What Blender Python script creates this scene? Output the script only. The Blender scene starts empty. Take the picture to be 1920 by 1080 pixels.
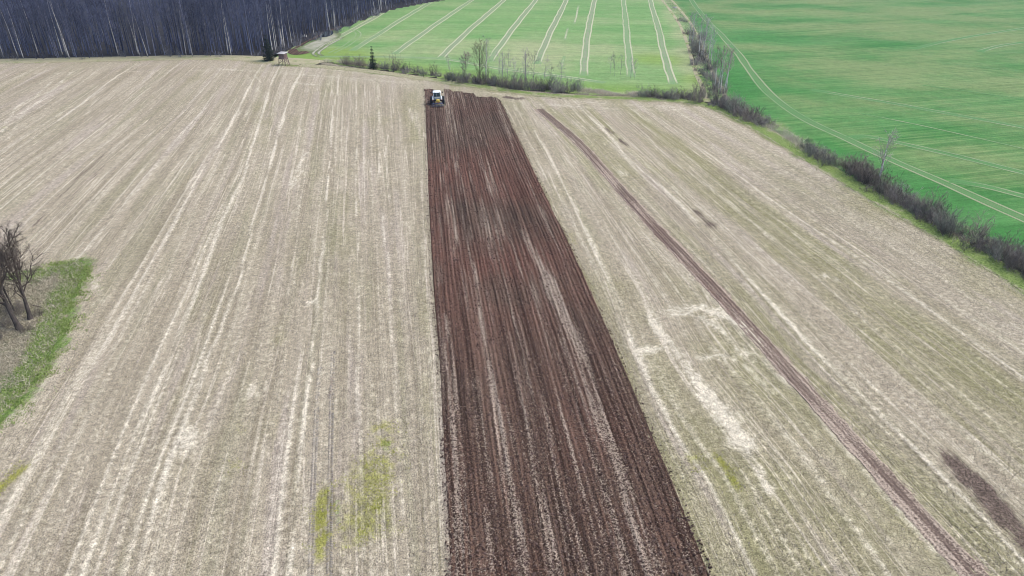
import bpy, math, random
import numpy as np
from mathutils import Vector, Matrix

random.seed(7)
RNG = np.random.default_rng(11)
SC = bpy.context.scene
COL = SC.collection

# ------------------------------------------------------------------ camera
F_PX, CX, CY = 1300.0, 960.0, 540.0          # focal length in pixels of the 1920 px wide photograph
CAM_H, PITCH = 34.0, math.radians(28.8)
cam_data = bpy.data.cameras.new('camera')
cam_data.sensor_width = 36.0
cam_data.lens = F_PX / 1920.0 * 36.0
cam_data.clip_end = 9000.0
cam = bpy.data.objects.new('camera', cam_data)
COL.objects.link(cam)
cam.location = (0, 0, CAM_H)
cam.rotation_euler = (math.pi / 2 - PITCH, 0, 0)
SC.camera = cam

# ------------------------------------------------------------------ world, sun, exposure
SUN_EL, SUN_AZ = math.radians(54), math.radians(75)     # azimuth from +Y towards +X
world = bpy.data.worlds.new('World')
SC.world = world
world.use_nodes = True
wn = world.node_tree.nodes
wn.clear()
sky = wn.new('ShaderNodeTexSky')
sky.sky_type = 'NISHITA'
sky.sun_disc = False
sky.sun_elevation = SUN_EL
sky.sun_rotation = SUN_AZ
sky.altitude = 100
sky.air_density = 1.0
sky.dust_density = 3.0
sky.ozone_density = 1.0
bg = wn.new('ShaderNodeBackground')
bg.inputs['Strength'].default_value = 0.13
wo = wn.new('ShaderNodeOutputWorld')
world.node_tree.links.new(sky.outputs[0], bg.inputs[0])
world.node_tree.links.new(bg.outputs[0], wo.inputs[0])

sd = bpy.data.lights.new('sun', 'SUN')
sd.energy = 1.5
sd.angle = math.radians(35)
sd.color = (1.0, 0.95, 0.88)
sun = bpy.data.objects.new('sun', sd)
COL.objects.link(sun)
sdir = Vector((math.sin(SUN_AZ) * math.cos(SUN_EL), math.cos(SUN_AZ) * math.cos(SUN_EL), math.sin(SUN_EL)))
sun.rotation_euler = sdir.to_track_quat('Z', 'Y').to_euler()
sun.location = (60, 40, 90)

vs = SC.view_settings
vs.view_transform = 'Standard'
vs.look = 'None'
vs.gamma = 1.0
vs.use_curve_mapping = False
vs.exposure = 0.84
SC.cycles.pixel_filter_type = 'BLACKMAN_HARRIS'
SC.cycles.filter_width = 1.0

# ------------------------------------------------------------------ lie of the land
def H(x, y):
    x = np.asarray(x, float); y = np.asarray(y, float)
    return 0.45 * np.sin(x / 47.0 + 0.6) * np.sin(y / 61.0 + 0.3) + 0.25 * np.sin(x / 31.0 - y / 53.0)

CT, ST = math.cos(PITCH), math.sin(PITCH)
def P(px, py):
    """place on the ground seen at a pixel of the photograph -> (x, y)"""
    a = (px - CX) / F_PX; b = (CY - py) / F_PX
    dx, dy, dz = a, CT + b * ST, -ST + b * CT
    h = 0.0
    for _ in range(8):
        t = (CAM_H - h) / -dz
        h = float(H(dx * t, dy * t))
    return np.array((dx * t, dy * t))

def PL(pts):
    return np.array([P(*p) for p in pts])

def resample(pl, step):
    pl = np.asarray(pl, float)
    # smooth by Catmull-Rom, then even spacing
    n = len(pl)
    if n > 2:
        q = np.vstack((2 * pl[0] - pl[1], pl, 2 * pl[-1] - pl[-2]))
        out = []
        for i in range(1, n):
            p0, p1, p2, p3 = q[i - 1], q[i], q[i + 1], q[i + 2]
            t = np.linspace(0, 1, 14, endpoint=False)[:, None]
            out.append(0.5 * ((2 * p1) + (-p0 + p2) * t + (2 * p0 - 5 * p1 + 4 * p2 - p3) * t ** 2 + (-p0 + 3 * p1 - 3 * p2 + p3) * t ** 3))
        pl = np.vstack(out + [pl[-1:]])
    seg = np.hypot(*(np.diff(pl, axis=0).T))
    d = np.concatenate(([0], np.cumsum(seg)))
    m = max(2, int(d[-1] / step) + 1)
    dd = np.linspace(0, d[-1], m)
    return np.stack((np.interp(dd, d, pl[:, 0]), np.interp(dd, d, pl[:, 1])), 1), dd

def normals(pl):
    t = np.gradient(pl, axis=0)
    t /= np.maximum(np.hypot(t[:, 0], t[:, 1]), 1e-9)[:, None]
    return np.stack((t[:, 1], -t[:, 0]), 1), t            # right-hand normal, tangent

def inside(poly, x, y):
    poly = np.asarray(poly)
    r = np.zeros(x.shape, bool)
    x1, y1 = poly[-1]
    for x2, y2 in poly:
        c = ((y2 > y) != (y1 > y))
        with np.errstate(divide='ignore', invalid='ignore'):
            xi = (x1 - x2) * (y - y2) / (y1 - y2) + x2
        r ^= c & (x < xi)
        x1, y1 = x2, y2
    return r

def dist_pl(pl, x, y, reach):
    """distance of points to a polyline (inf when beyond reach) and the place along it"""
    d = np.full(x.shape, 1e9); along = np.zeros(x.shape)
    lo, hi = pl.min(0) - reach, pl.max(0) + reach
    idx = np.nonzero((x > lo[0]) & (x < hi[0]) & (y > lo[1]) & (y < hi[1]))[0]
    if not len(idx): return d, along
    xx, yy = x[idx], y[idx]
    best = np.full(len(idx), 1e9); bal = np.zeros(len(idx)); acc = 0.0
    for a, b in zip(pl[:-1], pl[1:]):
        ab = b - a; L = math.hypot(*ab)
        if L < 1e-9: continue
        t = np.clip(((xx - a[0]) * ab[0] + (yy - a[1]) * ab[1]) / L ** 2, 0, 1)
        q = np.hypot(xx - a[0] - t * ab[0], yy - a[1] - t * ab[1])
        m = q < best
        best[m] = q[m]; bal[m] = acc + t[m] * L
        acc += L
    d[idx] = best; along[idx] = bal
    return d, along

def vnoise(x, y, seed):
    """smooth value noise 0..1"""
    r = np.random.default_rng(seed).random((64, 64))
    xi = np.floor(x).astype(int); yi = np.floor(y).astype(int)
    fx = x - xi; fy = y - yi
    fx = fx * fx * (3 - 2 * fx); fy = fy * fy * (3 - 2 * fy)
    a = r[xi % 64, yi % 64]; b = r[(xi + 1) % 64, yi % 64]
    c = r[xi % 64, (yi + 1) % 64]; d = r[(xi + 1) % 64, (yi + 1) % 64]
    return (a * (1 - fx) + b * fx) * (1 - fy) + (c * (1 - fx) + d * fx) * fy

def sstep(a, b, x):
    t = np.clip((x - a) / (b - a), 0, 1)
    return t * t * (3 - 2 * t)

# ------------------------------------------------------------------ object helpers
def tag(o, label=None, cat=None, group=None, kind=None):
    if label: o['label'] = label
    if cat: o['category'] = cat
    if group: o['group'] = group
    if kind: o['kind'] = kind
    return o

def mesh_np(name, verts, faces, mat=None, smooth=False, attrs=None):
    """fast mesh from arrays; faces is an (n,k) array or a list of such arrays"""
    me = bpy.data.meshes.new(name)
    verts = np.asarray(verts, np.float32)
    if not isinstance(faces, list): faces = [faces]
    faces = [np.asarray(f, np.int32) for f in faces if len(f)]
    me.vertices.add(len(verts))
    me.vertices.foreach_set('co', verts.ravel())
    loops = np.concatenate([f.ravel() for f in faces])
    tot = np.concatenate([np.full(len(f), f.shape[1], np.int32) for f in faces])
    start = np.concatenate(([0], np.cumsum(tot)[:-1])).astype(np.int32)
    me.loops.add(len(loops)); me.loops.foreach_set('vertex_index', loops)
    me.polygons.add(len(tot)); me.polygons.foreach_set('loop_start', start)
    me.polygons.foreach_set('loop_total', tot)
    if smooth: me.polygons.foreach_set('use_smooth', np.ones(len(tot), bool))
    for k, v in (attrs or {}).items():
        v = np.asarray(v, np.float32)
        if v.ndim == 1:
            a = me.attributes.new(k, 'FLOAT', 'POINT'); a.data.foreach_set('value', v)
        else:
            a = me.attributes.new(k, 'FLOAT_VECTOR', 'POINT'); a.data.foreach_set('vector', v.ravel())
    me.update(calc_edges=True)
    if mat: me.materials.append(mat)
    return me

def link(name, me, parent=None, loc=None):
    o = bpy.data.objects.new(name, me)
    COL.objects.link(o)
    if parent: o.parent = parent
    if loc is not None: o.location = loc
    return o

def empty(name, loc, rz=0.0):
    o = bpy.data.objects.new(name, None)
    COL.objects.link(o)
    o.location = loc; o.rotation_euler = (0, 0, rz)
    o.empty_display_size = 0.5
    return o

def copy_tree(o, parent=None):
    c = o.copy(); COL.objects.link(c)
    if parent: c.parent = parent
    for ch in list(o.children): copy_tree(ch, c)
    return c

class MB:
    """collects shapes of ONE part"""
    def __init__(s): s.v = []; s.q = []; s.t = []
    def add(s, vs, qs=(), ts=()):
        b = len(s.v); s.v.extend([tuple(v) for v in vs])
        s.q.extend([tuple(i + b for i in f) for f in qs]); s.t.extend([tuple(i + b for i in f) for f in ts])
    def box(s, c, d, bev=0.0, rot=None, taper=(1, 1)):
        x, y, z = d[0] / 2, d[1] / 2, d[2] / 2
        b = min(bev, x * .9, y * .9, z * .9)
        pts = []
        if b <= 0:
            for sz in (-1, 1):
                k = taper if sz > 0 else (1, 1)
                for sx, sy in ((-1, -1), (1, -1), (1, 1), (-1, 1)): pts.append(Vector((sx * x * k[0], sy * y * k[1], sz * z)))
            qs = [(0, 3, 2, 1), (4, 5, 6, 7), (0, 1, 5, 4), (1, 2, 6, 5), (2, 3, 7, 6), (3, 0, 4, 7)]
        else:
            rings = [(-z, x - b, y - b), (-z + b, x, y), (z - b, x * taper[0], y * taper[1]), (z, x * taper[0] - b, y * taper[1] - b)]
            for zz, rx, ry in rings:
                for sx, sy in ((-1, -1), (1, -1), (1, 1), (-1, 1)):
                    if sx * sy > 0: o = [(sx * rx, sy * (ry - b)), (sx * (rx - b), sy * ry)]
                    else: o = [(sx * (rx - b), sy * ry), (sx * rx, sy * (ry - b))]
                    if (sx, sy) == (-1, -1): pass
                    for ox, oy in o: pts.append(Vector((ox, oy, zz)))
            qs = []
            for r in range(3):
                for i in range(8):
                    j = (i + 1) % 8
                    qs.append((r * 8 + i, r * 8 + j, r * 8 + 8 + j, r * 8 + 8 + i))
            for r in (0, 24):
                f = [r + i for i in range(8)]
                a = [(f[0], f[1], f[2], f[3]), (f[0], f[3], f[4], f[7]), (f[4], f[5], f[6], f[7])]
                qs += [tuple(reversed(k)) for k in a] if r == 0 else a
        if rot: pts = [rot @ p for p in pts]
        s.add([p + Vector(c) for p in pts], qs)
    def tube(s, pts, r, n=6, cap=True):
        pts = [Vector(p) for p in pts]
        rs = r if isinstance(r, (list, tuple)) else [r] * len(pts)
        vs, qs, ts = [], [], []
        for i, p in enumerate(pts):
            a = pts[max(i - 1, 0)]; b = pts[min(i + 1, len(pts) - 1)]
            d = (b - a).normalized()
            u = d.orthogonal().normalized() if abs(d.z) > .9 else d.cross(Vector((0, 0, 1))).normalized()
            w = d.cross(u)
            for k in range(n):
                an = 2 * math.pi * k / n
                vs.append(p + (u * math.cos(an) + w * math.sin(an)) * rs[i])
        for i in range(len(pts) - 1):
            for k in range(n):
                j = (k + 1) % n
                qs.append((i * n + k, i * n + j, i * n + n + j, i * n + n + k))
        if cap:
            m = len(vs); vs += [pts[0], pts[-1]]
            e = (len(pts) - 1) * n
            for k in range(n):
                j = (k + 1) % n
                ts.append((m, j, k)); ts.append((m + 1, e + k, e + j))
        s.add(vs, qs, ts)
    def lathe(s, c, prof, n=20, axis='x'):
        """prof: (radius, offset along axis) pairs"""
        vs, qs = [], []
        for r, o in prof:
            for k in range(n):
                a = 2 * math.pi * k / n
                p = (o, r * math.cos(a), r * math.sin(a)) if axis == 'x' else ((r * math.cos(a), r * math.sin(a), o) if axis == 'z' else (r * math.cos(a), o, r * math.sin(a)))
                vs.append(Vector(p) + Vector(c))
        for i in range(len(prof) - 1):
            for k in range(n):
                j = (k + 1) % n
                qs.append((i * n + k, i * n + j, i * n + n + j, i * n + n + k))
        s.add(vs, qs)
    def prism(s, prof, x0, x1):
        """profile in (y, z) extruded along x (convex, triangulated as a fan)"""
        n = len(prof)
        vs = [(x0, y, z) for y, z in prof] + [(x1, y, z) for y, z in prof]
        qs = [(i, (i + 1) % n, n + (i + 1) % n, n + i) for i in range(n)]
        ts = []
        for i in range(1, n - 1):
            ts.append((0, i + 1, i)); ts.append((n, n + i, n + i + 1))
        s.add(vs, qs, ts)
    def mesh(s, name, mat, smooth=False):
        return mesh_np(name, np.array([tuple(v) for v in s.v]), [np.array(s.q).reshape(-1, 4), np.array(s.t).reshape(-1, 3)], mat, smooth)
    def build(s, name, mat, parent=None, smooth=False):
        return link(name, s.mesh(name, mat, smooth), parent)

# ------------------------------------------------------------------ material helpers
class NT:
    def __init__(s, name, rough=0.9, spec=0.2):
        s.m = bpy.data.materials.new(name); s.m.use_nodes = True
        s.n = s.m.node_tree.nodes; s.l = s.m.node_tree.links
        s.n.clear()
        s.out = s.n.new('ShaderNodeOutputMaterial')
        s.b = s.n.new('ShaderNodeBsdfPrincipled')
        s.b.inputs['Roughness'].default_value = rough
        s.b.inputs['Specular IOR Level'].default_value = spec
        s.l.new(s.b.outputs[0], s.out.inputs[0])
    def val(s, sock, v):
        if hasattr(v, 'is_output') or isinstance(v, bpy.types.NodeSocket): s.l.new(v, sock)
        elif isinstance(v, (tuple, list)) and len(v) == 3 and sock.type == 'RGBA': sock.default_value = (*v, 1)
        else: sock.default_value = v
    def attr(s, name, vec=False):
        a = s.n.new('ShaderNodeAttribute'); a.attribute_name = name
        return a.outputs['Vector'] if vec else a.outputs['Fac']
    def pos(s):
        return s.n.new('ShaderNodeNewGeometry').outputs['Position']
    def objco(s):
        return s.n.new('ShaderNodeTexCoord').outputs['Object']
    def rnd(s):
        return s.n.new('ShaderNodeObjectInfo').outputs['Random']
    def scale(s, vec, sc, off=(0, 0, 0)):
        m = s.n.new('ShaderNodeMapping'); s.val(m.inputs['Vector'], vec)
        m.inputs['Scale'].default_value = sc; m.inputs['Location'].default_value = off
        return m.outputs[0]
    def noise(s, vec, scale=1.0, detail=2.0, rough=0.5, dist=0.0):
        t = s.n.new('ShaderNodeTexNoise'); s.val(t.inputs['Vector'], vec)
        t.inputs['Scale'].default_value = scale; t.inputs['Detail'].default_value = detail
        t.inputs['Roughness'].default_value = rough; t.inputs['Distortion'].default_value = dist
        return t.outputs['Fac']
    def math(s, op, a, b=0.0, clamp=False):
        m = s.n.new('ShaderNodeMath'); m.operation = op; m.use_clamp = clamp
        s.val(m.inputs[0], a); s.val(m.inputs[1], b)
        return m.outputs[0]
    def ramp(s, v, a, b, lo=0.0, hi=1.0, smooth=True):
        m = s.n.new('ShaderNodeMapRange'); m.interpolation_type = 'SMOOTHSTEP' if smooth else 'LINEAR'
        s.val(m.inputs[0], v)
        for i, q in enumerate((a, b, lo, hi)): m.inputs[i + 1].default_value = q
        return m.outputs[0]
    def mix(s, f, a, b, mode='MIX'):
        m = s.n.new('ShaderNodeMix'); m.data_type = 'RGBA'; m.blend_type = mode
        s.val(m.inputs[0], f)
        ins = [i for i in m.inputs if i.type == 'RGBA']
        s.val(ins[0], a); s.val(ins[1], b)
        return [o for o in m.outputs if o.type == 'RGBA'][0]
    def mul(s, col, v):
        c = s.n.new('ShaderNodeCombineColor')
        for i in range(3): s.l.new(v, c.inputs[i])
        return s.mix(1.0, col, c.outputs[0], 'MULTIPLY')
    def bump(s, h, strength=0.5, dist=0.05):
        b = s.n.new('ShaderNodeBump'); b.inputs['Strength'].default_value = strength
        b.inputs['Distance'].default_value = dist
        s.l.new(h, b.inputs['Height']); s.l.new(b.outputs[0], s.b.inputs['Normal'])
    def done(s, col):
        s.val(s.b.inputs['Base Color'], col)
        return s.m

def plain(name, col, rough=0.6, spec=0.3, metal=0.0, var=0.12, scale=3.0):
    t = NT(name, rough, spec)
    t.b.inputs['Metallic'].default_value = metal
    n = t.noise(t.objco(), scale, 3, 0.6)
    return t.done(t.mul(col, t.ramp(n, 0.25, 0.75, 1 - var, 1 + var, False)))

# ------------------------------------------------------------------ row frame of the stubble field
A0, B0 = P(796, 190), P(840, 1080)
DV = (A0 - B0) / np.hypot(*(A0 - B0))            # along the rows, away from the camera
NV = np.array((DV[1], -DV[0]))                   # to the right
def to_sn(p):
    p = np.asarray(p); return p @ DV, p @ NV
GUIDES = [
    [(60, 130), (0, 160), (-300, 310)],
    [(240, 130), (150, 195), (0, 300), (-250, 475)],
    [(390, 130), (310, 205), (200, 300), (55, 440), (-150, 640)],
    [(480, 140), (430, 240), (345, 385), (280, 500), (190, 660), (110, 800), (-40, 1080)],
    [(512, 150), (465, 300), (400, 460), (370, 540), (320, 650), (250, 820), (155, 1080)],
    [(555, 150), (525, 250), (492, 370), (450, 505), (412, 620), (375, 725), (310, 885), (255, 1080)],
    [(632, 150), (615, 350), (597, 540), (570, 810), (545, 1080)],
    [(670, 150), (671, 280), (672, 540), (674, 690), (680, 1080)],
    [(705, 155), (713, 300), (726, 480), (745, 750), (770, 1080)],
    [(795, 165), (796, 190), (805, 450), (822, 700), (840, 1080)],
    [(932, 172), (940, 190), (1080, 480), (1335, 1080)],
    [(985, 205), (1060, 360), (1110, 470), (1150, 560), (1185, 655), (1225, 740), (1285, 840), (1330, 900), (1420, 1080)],
    [(1010, 205), (1085, 270), (1185, 380), (1270, 470), (1340, 545), (1440, 665), (1530, 750), (1660, 895), (1830, 1080)],
    [(1090, 205), (1170, 285), (1280, 395), (1410, 530), (1560, 690), (1710, 840), (1920, 1050)],
    [(1225, 215), (1350, 305), (1460, 385), (1600, 480), (1690, 545), (1920, 710)],
    [(1330, 195), (1450, 262), (1600, 345), (1750, 430), (1920, 528)],
]
S_AX = np.arange(-30, 232, 1.0)
G_N = []
for g in GUIDES:
    s, n = to_sn(resample(PL(g), 1.0)[0])
    o = np.argsort(s); s, n = s[o], n[o]
    k0 = (n[min(8, len(n) - 1)] - n[0]) / max(s[min(8, len(n) - 1)] - s[0], 1e-6)
    k1 = (n[-1] - n[-9]) / max(s[-1] - s[-9], 1e-6) if len(n) > 9 else k0
    q = np.interp(S_AX, s, n)
    q = np.where(S_AX < s[0], n[0] + (S_AX - s[0]) * k0, q)
    q = np.where(S_AX > s[-1], n[-1] + (S_AX - s[-1]) * k1 * 0.6, q)
    G_N.append(q)
G_N = np.array(G_N)
for i in range(1, len(G_N)):                       # keep the rows in order where they run together
    G_N[i] = np.maximum(G_N[i], G_N[i - 1] + 0.6)
G_N = np.vstack((G_N[:1] - 45, G_N, G_N[-1:] + 8, G_N[-1:] + 60))
G_U = G_N[:, np.argmin(abs(S_AX - 85))]           # across coordinate in metres

def row_xy(u, s):
    """rows' own coordinates -> ground place"""
    u = np.asarray(u, float); s = np.asarray(s, float)
    k = np.clip(np.searchsorted(G_U, u) - 1, 0, len(G_U) - 2)
    f = (u - G_U[k]) / (G_U[k + 1] - G_U[k])
    si = np.clip(s - S_AX[0], 0, len(S_AX) - 1.001); i = si.astype(int); fs = si - i
    na = G_N[k, i] * (1 - fs) + G_N[k, i + 1] * fs
    nb = G_N[k + 1, i] * (1 - fs) + G_N[k + 1, i + 1] * fs
    n = na * (1 - f) + nb * f
    return s[..., None] * DV + n[..., None] * NV

# far edge of the stubble field, then the right-hand edge towards the camera
EDGE_PX = [(-420, 128), (-150, 121), (0, 119), (120, 116), (260, 113), (400, 111), (530, 121), (620, 128), (700, 136), (800, 150), (900, 164),
           (1000, 178), (1100, 184), (1200, 187), (1290, 193), (1350, 208), (1420, 243), (1500, 292), (1600, 352), (1700, 409), (1800, 468), (1920, 541)]
EDGE, EDGE_D = resample(PL(EDGE_PX), 1.0)
ext = EDGE[-1] + np.outer(np.arange(1, 90), (EDGE[-1] - EDGE[-6]) / np.hypot(*(EDGE[-1] - EDGE[-6])))
EDGE = np.vstack((EDGE, ext))
FIELD = np.vstack((EDGE, EDGE[-1] + (0, -30), (-260, -40), EDGE[0] + (-40, 0)))
# grassy headland on the left with the two old trees
GRASS_PX = [(-500, 560), (-120, 530), (60, 512), (110, 500), (150, 490), (158, 498), (150, 530), (132, 560), (122, 600), (108, 640), (80, 690), (45, 740), (0, 786), (-120, 860), (-300, 960), (-600, 980)]
GRASS = PL(GRASS_PX)

STRIP_L = [(794, 165), (796, 190), (805, 450), (822, 700), (840, 1080)]
STRIP_R = [(932, 172), (940, 190), (1007, 330), (1080, 480), (1205, 765), (1335, 1080)]
def edge_sn(px):
    s, n = to_sn(resample(PL(px), 1.0)[0]); o = np.argsort(s)
    s, n = s[o], n[o]
    sx = np.arange(-25, 175, 1.0)
    q = np.interp(sx, s, n)
    k = (n[10] - n[0]) / (s[10] - s[0])
    q = np.where(sx < s[0], n[0] + (sx - s[0]) * k, q)
    return sx, q
SL, SR = edge_sn(STRIP_L), edge_sn(STRIP_R)

# ------------------------------------------------------------------ materials of the ground
def mat_stubble():
    t = NT('stubble', 0.95, 0.1)
    rc = t.attr('rowco', True); w = t.pos()
    s1 = t.noise(t.scale(rc, (0.7, 0.02, 1)), 1, 4, 0.62, 0.2)
    s2 = t.noise(t.scale(rc, (3.4, 0.035, 1)), 1, 2, 0.6, 0.2)
    s3 = t.noise(t.scale(rc, (0.16, 0.02, 1), (5, 3, 0)), 1, 2, 0.5)
    pat = t.noise(w, 0.09, 4, 0.6)
    fine = t.noise(w, 8.5, 3, 0.8)
    clump = t.noise(w, 1.1, 4, 0.7)
    spk = t.noise(w, 16.0, 1, 0.5)
    fine2 = t.noise(t.scale(w, (1, 1, 1), (9, 4, 1)), 2.6, 3, 0.7)
    base = t.mix(t.ramp(s1, 0.35, 0.65), (0.272, 0.235, 0.166), (0.368, 0.322, 0.238))
    base = t.mix(t.ramp(s2, 0.45, 0.75, 0, 0.28), base, (0.47, 0.415, 0.32))
    base = t.mix(t.math('MULTIPLY', t.attr('head'), 0.75), base, (0.350, 0.309, 0.228))
    gr = t.math('ADD', t.attr('green'), t.math('MULTIPLY', t.math('SUBTRACT', pat, 0.5), 1.2))
    gr = t.math('ADD', gr, t.math('MULTIPLY', t.math('SUBTRACT', s3, 0.5), 1.4))
    base = t.mix(t.ramp(gr, 0.1, 0.9, 0, 0.8), base, (0.225, 0.215, 0.105))
    tint = t.noise(t.scale(rc, (0.42, 0.018, 1), (2, 8, 0)), 1, 4, 0.65)
    base = t.mix(t.ramp(tint, 0.52, 0.66, 0, 0.75), base, (0.368, 0.316, 0.258))
    base = t.mix(t.ramp(tint, 0.48, 0.34, 0, 0.5), base, (0.262, 0.245, 0.155))
    ln = t.noise(t.scale(rc, (0.9, 0.010, 1), (7, 1, 0)), 1, 2, 0.5)
    li = t.ramp(t.math('ABSOLUTE', t.math('SUBTRACT', ln, 0.5)), 0.014, 0.0, 0, 0.6)
    ln2 = t.noise(t.scale(rc, (1.7, 0.016, 1), (1, 5, 0)), 1, 2, 0.5)
    li2 = t.ramp(t.math('ABSOLUTE', t.math('SUBTRACT', ln2, 0.52)), 0.012, 0.0, 0, 0.35)
    lm = t.math('MULTIPLY', t.math('MAXIMUM', li, li2), t.math('SUBTRACT', 1.0, t.math('MULTIPLY', t.attr('head'), .7)))
    base = t.mix(lm, base, (0.58, 0.515, 0.41))
    # straw swaths
    st = t.math('ADD', t.attr('straw'), t.math('MULTIPLY', t.math('SUBTRACT', fine2, 0.5), 0.9))
    st = t.math('ADD', st, t.math('MULTIPLY', t.math('SUBTRACT', s2, 0.5), 0.5))
    base = t.mix(t.ramp(st, 0.12, 1.05, 0, 0.92), base, (0.60, 0.545, 0.43))
    # weeds: yellow-green patches
    wd = t.math('MULTIPLY', t.attr('weed'), t.ramp(clump, 0.34, 0.6, 0.25, 1.4))
    wd = t.math('MULTIPLY', wd, t.ramp(fine2, 0.3, 0.6, 0.5, 1.1))
    base = t.mix(t.ramp(wd, 0.1, 1.1, 0, 0.85), base, (0.225, 0.225, 0.045))
    # bare soil
    so = t.math('ADD', t.attr('soil'), t.math('MULTIPLY', t.math('SUBTRACT', fine2, 0.5), 1.5))
    so = t.math('ADD', so, t.math('MULTIPLY', t.math('SUBTRACT', t.noise(t.scale(rc, (4.0, 0.25, 1)), 1, 3, 0.7), 0.5), 2.2))
    so = t.math('ADD', so, t.math('MULTIPLY', t.math('SUBTRACT', spk, 0.5), 1.6))
    so = t.math('MULTIPLY', so, t.ramp(t.attr('soil'), 0.02, 0.3))
    base = t.mix(t.ramp(so, 0.38, 0.85, 0, 0.92), base, t.mix(t.ramp(fine, .4, .6), (0.055, 0.037, 0.03), (0.13, 0.095, 0.08)))
    # green grass
    gs = t.math('ADD', t.attr('grass'), t.math('MULTIPLY', t.math('SUBTRACT', fine2, 0.5), 0.8))
    gs = t.math('MULTIPLY', gs, t.ramp(t.attr('grass'), 0.02, 0.2))
    gcol = t.mix(t.ramp(fine, 0.35, 0.65), (0.085, 0.15, 0.03), (0.16, 0.24, 0.06))
    base = t.mix(t.ramp(gs, 0.3, 0.7), base, gcol)
    # stalks and crumbs
    col = t.mul(base, t.ramp(t.math('ADD', fine, t.math('MULTIPLY', t.math('SUBTRACT', spk, .5), .7)), 0.30, 0.66, 0.42, 1.38, False))
    col = t.mul(col, t.ramp(fine2, 0.32, 0.68, 0.74, 1.24, False))
    col = t.mul(col, t.ramp(clump, 0.3, 0.7, 0.86, 1.13, False))
    t.bump(fine, 0.6, 0.06)
    return t.done(col)

def mat_soil(name, light=False):
    t = NT(name, 0.95, 0.12)
    rc = t.attr('rowco', True); w = t.pos()
    n1 = t.noise(t.scale(w, (1, 1, 1)), 7.5, 2, 0.8); n2 = t.noise(w, 0.07, 2, 0.5)
    bands = t.noise(t.scale(rc, (2.6, 0.03, 1)), 1, 3, 0.65, 0.2)
    nb = t.math('ADD', n1, t.math('MULTIPLY', t.math('SUBTRACT', bands, 0.5), 0.9))
    soil = t.mix(t.ramp(nb, 0.36, 0.66), (0.028, 0.017, 0.012), (0.145, 0.098, 0.072))
    red = t.mix(t.ramp(nb, 0.36, 0.66), (0.050, 0.022, 0.015), (0.175, 0.092, 0.068))
    soil = t.mix(t.math('MULTIPLY', t.attr('red'), t.ramp(n2, 0.3, 0.6)), soil, red)
    if light: soil = t.mix(0.55, soil, (0.195, 0.148, 0.122))
    li = t.math('ADD', t.attr('litter'), t.math('MULTIPLY', t.math('SUBTRACT', n1, 0.5), 3.6))
    soil = t.mix(t.ramp(li, 0.62, 1.05, 0, 0.9), soil, (0.42, 0.345, 0.275))
    t.bump(n1, 0.8, 0.08)
    return t.done(soil)

def mat_green(name, c1, c2, c3, rowdir):
    t = NT(name, 0.95, 0.1)
    w = t.pos()
    m = t.n.new('ShaderNodeMapping'); t.l.new(w, m.inputs[0]); m.inputs['Rotation'].default_value = (0, 0, rowdir)
    r = m.outputs[0]
    n1 = t.noise(t.scale(r, (0.02, 0.11, 1)), 1, 4, 0.6)
    n2 = t.noise(w, 0.045, 4, 0.6)
    rows = t.noise(t.scale(r, (0.03, 1.6, 1)), 1, 3, 0.65)
    f = t.noise(w, 3.0, 3, 0.75)
    col = t.mix(t.ramp(n1, 0.35, 0.68), c1, c2)
    pale = t.math('ADD', t.attr('pale'), t.math('MULTIPLY', t.math('SUBTRACT', n2, 0.5), 1.5))
    pale = t.math('ADD', pale, t.math('MULTIPLY', t.math('SUBTRACT', rows, 0.5), 0.9))
    col = t.mix(t.ramp(pale, 0.1, 0.9, 0, 0.8), col, c3)
    y = t.math('ADD', t.attr('yellow'), t.math('MULTIPLY', t.math('SUBTRACT', n2, 0.5), 0.5))
    col = t.mix(t.ramp(y, 0.25, 0.9, 0, 0.7), col, (0.17, 0.27, 0.045))
    col = t.mul(col, t.ramp(f, 0.3, 0.7, 0.8, 1.2, False))
    mot = t.noise(w, .5, 4, .7)
    col = t.mul(col, t.ramp(mot, 0.3, 0.7, 0.85, 1.13, False))
    col = t.mul(col, t.ramp(rows, 0.3, 0.7, 0.84, 1.15, False))
    t.bump(f, 0.4, 0.08)
    return t.done(col)

def mat_grass(name, c1, c2, dry, bias=0.0):
    t = NT(name, 0.95, 0.1)
    w = t.pos()
    n = t.noise(w, 0.35, 4, 0.65); f = t.noise(w, 4.5, 3, 0.75)
    col = t.mix(t.ramp(f, 0.3, 0.7), c1, c2)
    d = t.math('ADD', t.attr('dry'), t.math('MULTIPLY', t.math('SUBTRACT', n, 0.5), 2.2))
    col = t.mix(t.ramp(d, 0.15, 0.8, 0, 0.95), col, dry)
    col = t.mul(col, t.ramp(f, 0.3, 0.7, 0.65, 1.3, False))
    t.bump(f, 0.7, 0.1)
    return t.done(col)

def mat_track(name, pale, under):
    t = NT(name, 0.95, 0.1)
    w = t.pos(); e = t.attr('across')
    n = t.noise(w, 0.35, 4, 0.7); f = t.noise(w, 4.0, 2, 0.7)
    v = t.math('ADD', t.math('MULTIPLY', t.attr('worn'), e), t.math('MULTIPLY', t.math('SUBTRACT', n, 0.5), 0.9))
    col = t.mix(t.ramp(v, 0.2, 0.85, 0, .9), under, pale)
    col = t.mul(col, t.ramp(f, 0.3, 0.7, 0.85, 1.15, False))
    return t.done(col)

def mat_litter(name, c1, c2):
    t = NT(name, 0.9, 0.1)
    return t.done(t.mix(t.attr('tone'), c1, c2))

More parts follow.
